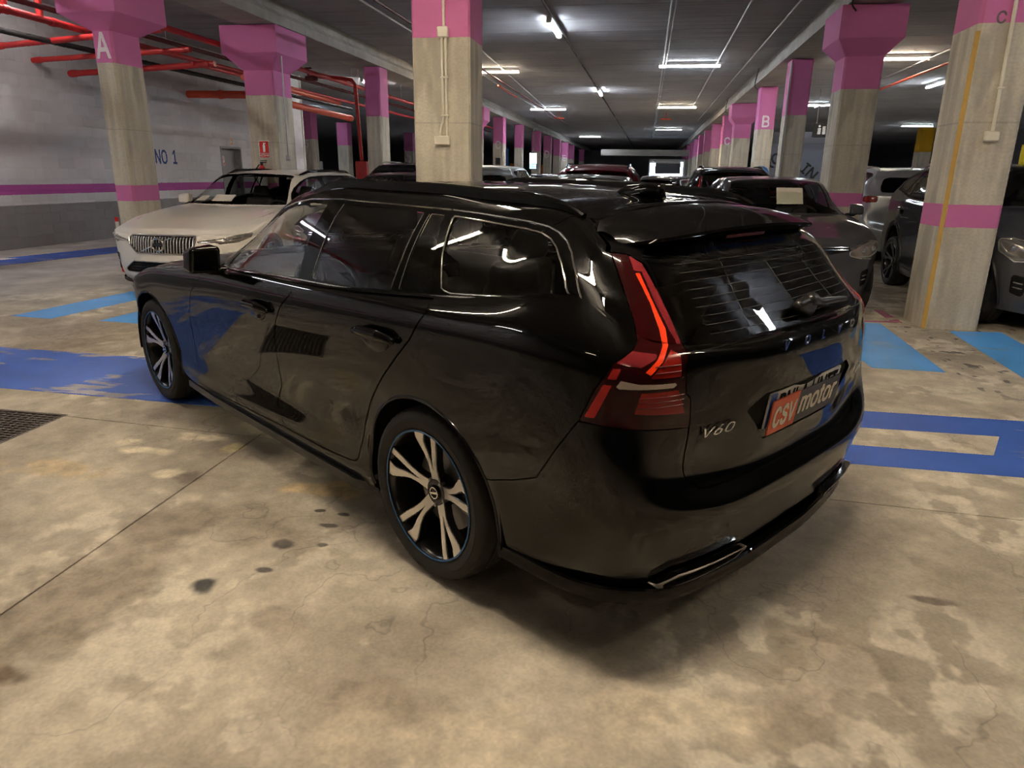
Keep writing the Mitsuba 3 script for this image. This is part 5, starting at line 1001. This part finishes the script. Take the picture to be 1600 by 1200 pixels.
def build_plain():
    L, G, H = wagon_surfaces(); o = {}
    for a in ARCHES:
        _, L = split(L, a, side_view, lambda c, n: c[:, 1] > .6)
        _, L = split(L, shapely.box(a.centroid.x - ARCH_R, 0, a.centroid.x + ARCH_R, HUB_Z), side_view, lambda c, n: c[:, 1] > .6)
    o['shell'] = L.offset(-.012)
    o['lens'], L = panel(L, OVAL, corner_view, lambda c, n: (c[:, 0] < -.3) & (c[:, 1] > .3), .002)
    a, G = split(G, OVAL, corner_view, lambda c, n: (c[:, 0] < -.3) & (c[:, 1] > .3)); o['lens'] = o['lens'] + a
    o['rear_window'], G = split(G, PLAIN_WINDOW, rear_view, lambda c, n: (c[:, 0] < -.4) & (n[:, 0] < -.2))
    side = lambda c, n: n[:, 1] > .25
    o['front_door'], L = panel(L, FRONT_DOOR, side_view, side, .003); o['rear_door'], L = panel(L, REAR_DOOR, side_view, side, .003)
    dl, G = split(G, DLO.intersection(shapely.box(-.46, .9, 3, 1.5)), side_view, side); d2, L = split(L, DLO.intersection(shapely.box(-.46, .9, 3, 1.5)), side_view, lambda c, n: (n[:, 1] > .2) & (c[:, 2] > .95)); dl = dl + d2; o['glass'] = []
    for poly in (FRONT_GLASS, REAR_GLASS, FIXED_GLASS, SHORT_QUARTER):
        g, dl = split(dl, poly, side_view); o['glass'].append(g.offset(-.003))
    o['pillars'] = dl
    o['windscreen'], G = split(G, WINDSCREEN, rear_view, lambda c, n: (n[:, 0] > .2) & (c[:, 0] > 1.2))
    fr = lambda c, n: c[:, 0] > 2.9
    o['grille'], L = split(L, SLIM_GRILLE, rear_view, fr); o['intake'], L = split(L, INTAKE, rear_view, fr)
    o['headlight'], L = panel(L, BIG_LIGHT, front_corner_view, lambda c, n: (c[:, 0] > 2.9) & (c[:, 1] > .2), .003)
    o['fog'], L = split(L, FOG, front_corner_view, lambda c, n: (c[:, 0] > 2.9) & (c[:, 1] > .2))
    o['L'], o['G'], o['H'] = L, G, H; return o
PW = build_plain()
def plain_entries(w, tyre_half=0.0, rails=False, cladding=False):
    E = []; wp = lambda p: warp_piece(p, w); two = lambda p: (lambda q: q + q.mirror())(wp(p))
    def e(name, mesh, mat, smooth=35): E.append((name, shape(mesh, smooth), mat))
    e('body', two(PW['L']) + two(PW['G']), 'paint'); e('body/liner', two(PW['shell']), 'black_matte'); e('hood', two(PW['H']), 'paint')
    e('body/underbody', warp_mesh(box(-.80, 3.5, -.62, .62, .19, .21), w), 'black_matte')
    look = Lookup(wp(wagon_L0), side_view); FX = w[0]
    arch = []
    for x in (0, AXLE_F):
        t = np.linspace(-.15, math.pi + .15, 30); v = np.vstack([np.stack([x + .40*np.cos(t), np.full(30, y), HUB_Z + .40*np.sin(t)], 1) for y in (.50, .87)])
        f = [[i, i+1, 31+i] for i in range(29)] + [[i, 31+i, 30+i] for i in range(29)]; m = trimesh.Trimesh(v, f, process=False); m = warp_mesh(m, w); arch.append((m, mir(m)))
    for a in arch:
        for m in a: e('body/wheel_arch_liner', m, 'black_matte')
    if cladding:
        for x in (0, AXLE_F):
            t = np.linspace(-.20, math.pi + .20, 40); b = np.array([(float(FX(x + .415*math.cos(q))), float(w[1](HUB_Z + .415*math.sin(q)))) for q in t]); p = on_body(look, b, .0)
            m = sweep(p, [(-.03,-.005),(-.02,.012),(.02,.012),(.03,-.005)], up=(0, 1, 0)); e('arch_cladding', m, 'black_satin'); e('arch_cladding', mir(m), 'black_satin')
    for s in (1, -1):
        m = (lambda p: p) if s > 0 else (lambda p: p.mirror() if isinstance(p, Piece) else mir(p))
        for i, (dn, hc) in enumerate((('front_door', (1.262, .914, .866)), ('rear_door', (.262, .913, .908)))):
            key = 'door' + ('', '_001', '_002', '_003')[i + (0 if s > 0 else 2)]
            e(key, m(wp(PW[dn])), 'paint'); bar, cup = door_handle(hc); e(key + '/handle', m(warp_mesh(bar, w)), 'paint'); e(key + '/handle_cup', m(warp_mesh(cup, w)), 'gloss_black')
            e(key + '/window', m(wp(PW['glass'][i])), 'glass_mid')
        e('quarter_window', m(wp(PW['glass'][2] + PW['glass'][3])), 'glass_mid'); e('window_pillar_trim', m(wp(PW['pillars'])), 'gloss_black')
        e('tail_light', m(wp(PW['lens'])), 'lamp_red')
        hl = 'headlight' + ('' if s > 0 else '_001'); e(hl, m(wp(PW['headlight'].offset(-.004))), 'headlight_dark')
        fl = Lookup(PW['L0'], front_corner_view, lambda v: v[:, 0] > 2.9)
        for c, r in (((-2.02, .69), .040), ((-1.84, .705), .034)):
            p, _ = fl(*c); b = at(trimesh.creation.icosphere(subdivisions=2), np.diag([r, r, r * .8, 1])); b.apply_translation(p - [.02, 0, 0]); e(hl + '/reflector', m(warp_mesh(b, w)), 'headlight_lens')
        o = np.array(BIG_LIGHT.exterior.coords); q = on_body(fl, o[:: max(1, len(o) // 50)], .0); e(hl + '/bezel', m(warp_mesh(tube(q, .006, 6), w)), 'chrome')
        q = on_body(fl, [(-2.1, .635), (-1.9, .632), (-1.78, .665), (-1.70, .73)], .004, 24); e(hl + '/light_guide', m(warp_mesh(tube(q, .008, 6), w)), 'headlight_lens')
        e('fog_recess', m(wp(PW['fog'].offset(-.02))), 'black_satin'); fk = 'fog_recess' + ('' if s > 0 else '_001')
        for z in (.41, .45): q = on_body(fl, [(-1.97, z), (-1.885, z + .008)], -.004, 6); e(fk + '/trim_bar', m(warp_mesh(tube(q, .005, 6), w)), 'chrome')
        hs, mg, arm = mirror_parts(); e('wing_mirror', m(warp_mesh(hs, w)), 'paint', 50); e('wing_mirror/mirror_glass', m(warp_mesh(mg, w)), 'mirror_glass'); e('wing_mirror/arm', m(warp_mesh(arm, w)), 'gloss_black', 50)
        if rails:
            r_ = on_body(Lookup(W['G0'], top_view, lambda v: v[:, 2] > 1.28), [(-.40,.53),(0,.555),(.8,.56),(1.25,.535)], .0, 40); r_[:, 2] += np.interp(np.arange(40), [0, 5, 34, 39], [0, .035, .035, 0]); e('roof_rail', m(warp_mesh(tube(r_, .014, 8), w)), 'chrome')
    e('rear_window', two(PW['rear_window']), 'glass_dark'); e('windscreen', two(PW['windscreen']), 'glass_clear')
    e('grille', two(PW['grille'].offset(-.02)), 'gloss_black'); lk = Lookup(PW['L0'] + PW['L0'].mirror(), rear_view, lambda v: v[:, 0] > 2.9)
    for z in (.700, .722): q = on_body(lk, [(-.50, z), (.50, z)], .002, 30); e('grille/chrome_bar', warp_mesh(tube(q, .006, 6), w), 'chrome')
    p0, _ = lk(0, .69); e('grille/emblem', warp_mesh(at(extrude(shapely.Polygon([(0,-.07),(.045,0),(0,.07),(-.045,0)]).difference(shapely.Polygon([(0,-.035),(.02,0),(0,.035),(-.02,0)])), .012), frame(p0 + [.004, 0, 0], [0, 1, 0], [0, 0, 1])), w), 'chrome')
    e('lower_intake', two(PW['intake'].offset(-.03)), 'black_matte')
    for z in (.33, .365, .40): q = on_body(lk, [(-.44, z), (.44, z)], -.01, 20); e('lower_intake/slat', warp_mesh(tube(q, .007, 6), w), 'black_satin')
    e('number_plate', warp_mesh(at(extrude(rpoly([(-.26,0),(.26,0),(.26,.11),(-.26,.11)], .006), .006), frame([-.995, 0, .70], [0, -1, 0], [0, 0, 1])), w), 'plate_white')
    e('roof_antenna', warp_mesh(ball_hull([(-.12,0,1.405,.012),(-.25,0,1.41,.02),(-.28,0,1.45,.008)]), w), 'paint')
    e('wiper', warp_mesh(cat(ball_hull([(-.945,.02,1.07,.016),(-.94,-.03,1.08,.016)]), ball_hull([(-.945,0,1.075,.012),(-.925,-.3,1.06,.007)])), w), 'black_satin')
    for n_, d_, m_ in CABIN:
        E.append((n_, shape(warp_mesh(CABIN_MESH[n_], w), 40), 'leather_dark')) if n_ in CABIN_MESH else None
    return E
PW['L0'] = W['L0']; wagon_L0 = W['L0']
CABIN_MESH = {}
for k_, (x_, y_) in enumerate(((1.15, .37), (1.15, -.37))):
    b_, bk_, h_ = seat_meshes(x_, y_); s_ = 'seat' + ('' if k_ == 0 else '_001'); CABIN_MESH[s_], CABIN_MESH[s_ + '/backrest'], CABIN_MESH[s_ + '/headrest'] = b_, bk_, h_
CABIN_MESH['dashboard'] = trimesh.convex.convex_hull(np.array([(1.72,.72,.60),(1.72,-.72,.60),(1.78,.74,.88),(1.78,-.74,.88),(1.95,.72,.965),(1.95,-.72,.965),(2.25,.62,.97),(2.25,-.62,.97),(2.2,.7,.6),(2.2,-.7,.6)]))
CABIN_MESH['rear_bench'] = box(-.20, .50, -.62, .62, .40, .80, .05)
t_ = np.linspace(0, 2*np.pi, 28, endpoint=False); CABIN_MESH['steering_wheel'] = at(tube(np.stack([.185*np.cos(t_), .185*np.sin(t_), 0*t_], 1), .016, 8, closed=True), trimesh.transformations.translation_matrix([1.55, .37, .90]) @ trimesh.transformations.rotation_matrix(math.radians(-65), [0, 1, 0]))
ZS = [-.5, 0, .45, .75, 1.0, 1.433, 1.6]
HATCH_W = make_warp([-1.25, -.72, 0, .62, 1.30, 2.12, 2.58, 3.38, 3.8], [-.5, 0, .46, .78, 1.02, 1.43, 1.60], .955)
SUV_W = make_warp([-1.30, -.80, 0, .64, 1.34, 2.14, 2.65, 3.50, 3.95], [-.5, 0, .48, .86, 1.15, 1.61, 1.78], .985)
LOW_W = make_warp([-1.35, -.90, 0, .65, 1.34, 2.16, 2.68, 3.50, 3.95], [-.5, 0, .45, .75, 1.0, 1.42, 1.58], .96)
def wheel_set(xs, half=0.0): return wheels(WHEEL_GREY, xs, 1.0, half)
TALL_W = make_warp([-1.25, -.72, 0, .62, 1.30, 2.12, 2.58, 3.38, 3.8], [-.5, 0, .47, .82, 1.09, 1.56, 1.73], .955)
P_TALL, P_HATCH, P_SUV, P_LOW = plain_entries(TALL_W), plain_entries(HATCH_W), plain_entries(SUV_W, rails=True, cladding=True), plain_entries(LOW_W)
CLEAR = {'glass_mid': 'glass_mid'}
def other(name, label, ent, x, y, deg, mats, xs, half, group=None): return place_car(name, label, 'car', ent + wheel_set(xs, half), pose(x, y, deg), mats, group)
other('hatchback_car', 'dark grey hatchback with a paper on its dashboard, facing the camera behind the black wagon', P_HATCH, 1.53, 10.95, -90, {'paint': 'paint_grey'}, (0, 2.58), -.035)
sheet('paper_sheet', 'white paper in the windscreen of the dark grey hatchback', [(1.86,-.03,1.115),(1.84,.27,1.12),(1.70,.27,1.30),(1.72,-.03,1.30)], pose(1.53, 10.95, -90))
other('suv_car', 'dark grey suv partly hidden behind the nearest column at the right edge', P_SUV, 4.22, 10.70, -90, {'paint': 'paint_grey'}, (0, 2.65), -.01)
other('suv_car', 'silver car seen from behind between the dark flared column and the nearest column', P_SUV, 4.42, 14.0, 90, {'paint': 'paint_silver'}, (0, 2.65), -.01)
def warped_wagon(w):
    E = []
    for n, d, m in WAGON:
        if n.startswith(('body/underbody',)) or 'emblem_letter' in n or 'badge' in n: continue
        v, f, nn, uv, c = meshkit.WRITTEN[d['filename']]
        if nn is None: mm = warp_mesh(trimesh.Trimesh(v, f, process=False), w); E.append((n, shape(mm, 35), m))
        else: E.append((n, shape(warp_piece(Piece(v, nn, f), w)), m))
    return E
WAG_SUV, WAG_LOW = warped_wagon(SUV_W), warped_wagon(LOW_W)
other('suv_car', 'black suv with tall red tail light seen from behind, beyond the dark grey hatchback', WAG_SUV, 1.55, 14.9, 90, {'paint': 'paint_midblack'}, (0, 2.65), -.01)
other('suv_car', 'dark red suv whose roof shows above the black car near the middle', WAG_SUV, -.92, 13.6, 90, {'paint': 'paint_red'}, (0, 2.65), -.01)
other('saloon_car', 'black car with curved roof right of the beige column, before the red suv', P_LOW, -.85, 11.0, -90, {'paint': 'paint_midblack'}, (0, 2.68), -.03)
other('saloon_car', 'dark car whose roof shows between the white station wagon and the beige column', P_LOW, -3.42, 11.3, -90, {'paint': 'paint_midblack'}, (0, 2.68), -.03)
other('hatchback_car', 'silver hatchback seen from behind just right of the beige column', P_TALL, -2.92, 12.9, 90, {'paint': 'paint_silver'}, (0, 2.58), -.035)
k_ = other('suv_car', 'black car with a whip antenna behind the dark one left of the beige column', P_SUV, -4.90, 14.8, 90, {'paint': 'paint_midblack'}, (0, 2.65), -.01)
put('whip_antenna', tube([(-.1, 0, 1.60), (-.38, 0, 1.86)], .006, 6), 'black_satin', k_, M=pose(-4.90, 14.8, 90))
other('suv_car', 'white car showing a corner of its roof behind the flared purple-topped column', P_SUV, -6.35, 19.9, 90, {'paint': 'paint_white'}, (0, 2.65), -.01)
other('wagon_car', 'dark car with a silver rear pillar beyond the roof antenna of the black wagon', WAG_LOW, .42, 20.6, 62, {'paint': 'paint_midblack', 'gloss_black': 'paint_silver'}, (0, 2.68), -.03)
other('hatchback_car', 'black hatchback farther back, left of the red suv', P_HATCH, -2.5, 18.8, 90, {'paint': 'paint_midblack'}, (0, 2.58), -.035)
# ------------------------------------------------------------------ beyond the crossing the deck falls away gently; everything standing or hanging there follows it
SHEAR = np.eye(4); SHEAR[2, 1], SHEAR[2, 3] = -FALL, FALL * FALL_Y
for k_, d_ in scene.items():
    if d_.get('type') != 'ply' or k_.startswith(hero): continue
    v_ = meshkit.WRITTEN[d_['filename']][0]; m_ = np.array(d_['to_world'].matrix, float) if 'to_world' in d_ else np.eye(4)
    c_ = m_[:3, :3] @ ((v_.min(0) + v_.max(0)) / 2) + m_[:3, 3]
    if c_[1] > FALL_Y and not k_.startswith(('floor', 'wall_back', 'wall_front', 'wall_right', 'wall_far')): d_['to_world'] = T((SHEAR @ m_).tolist())
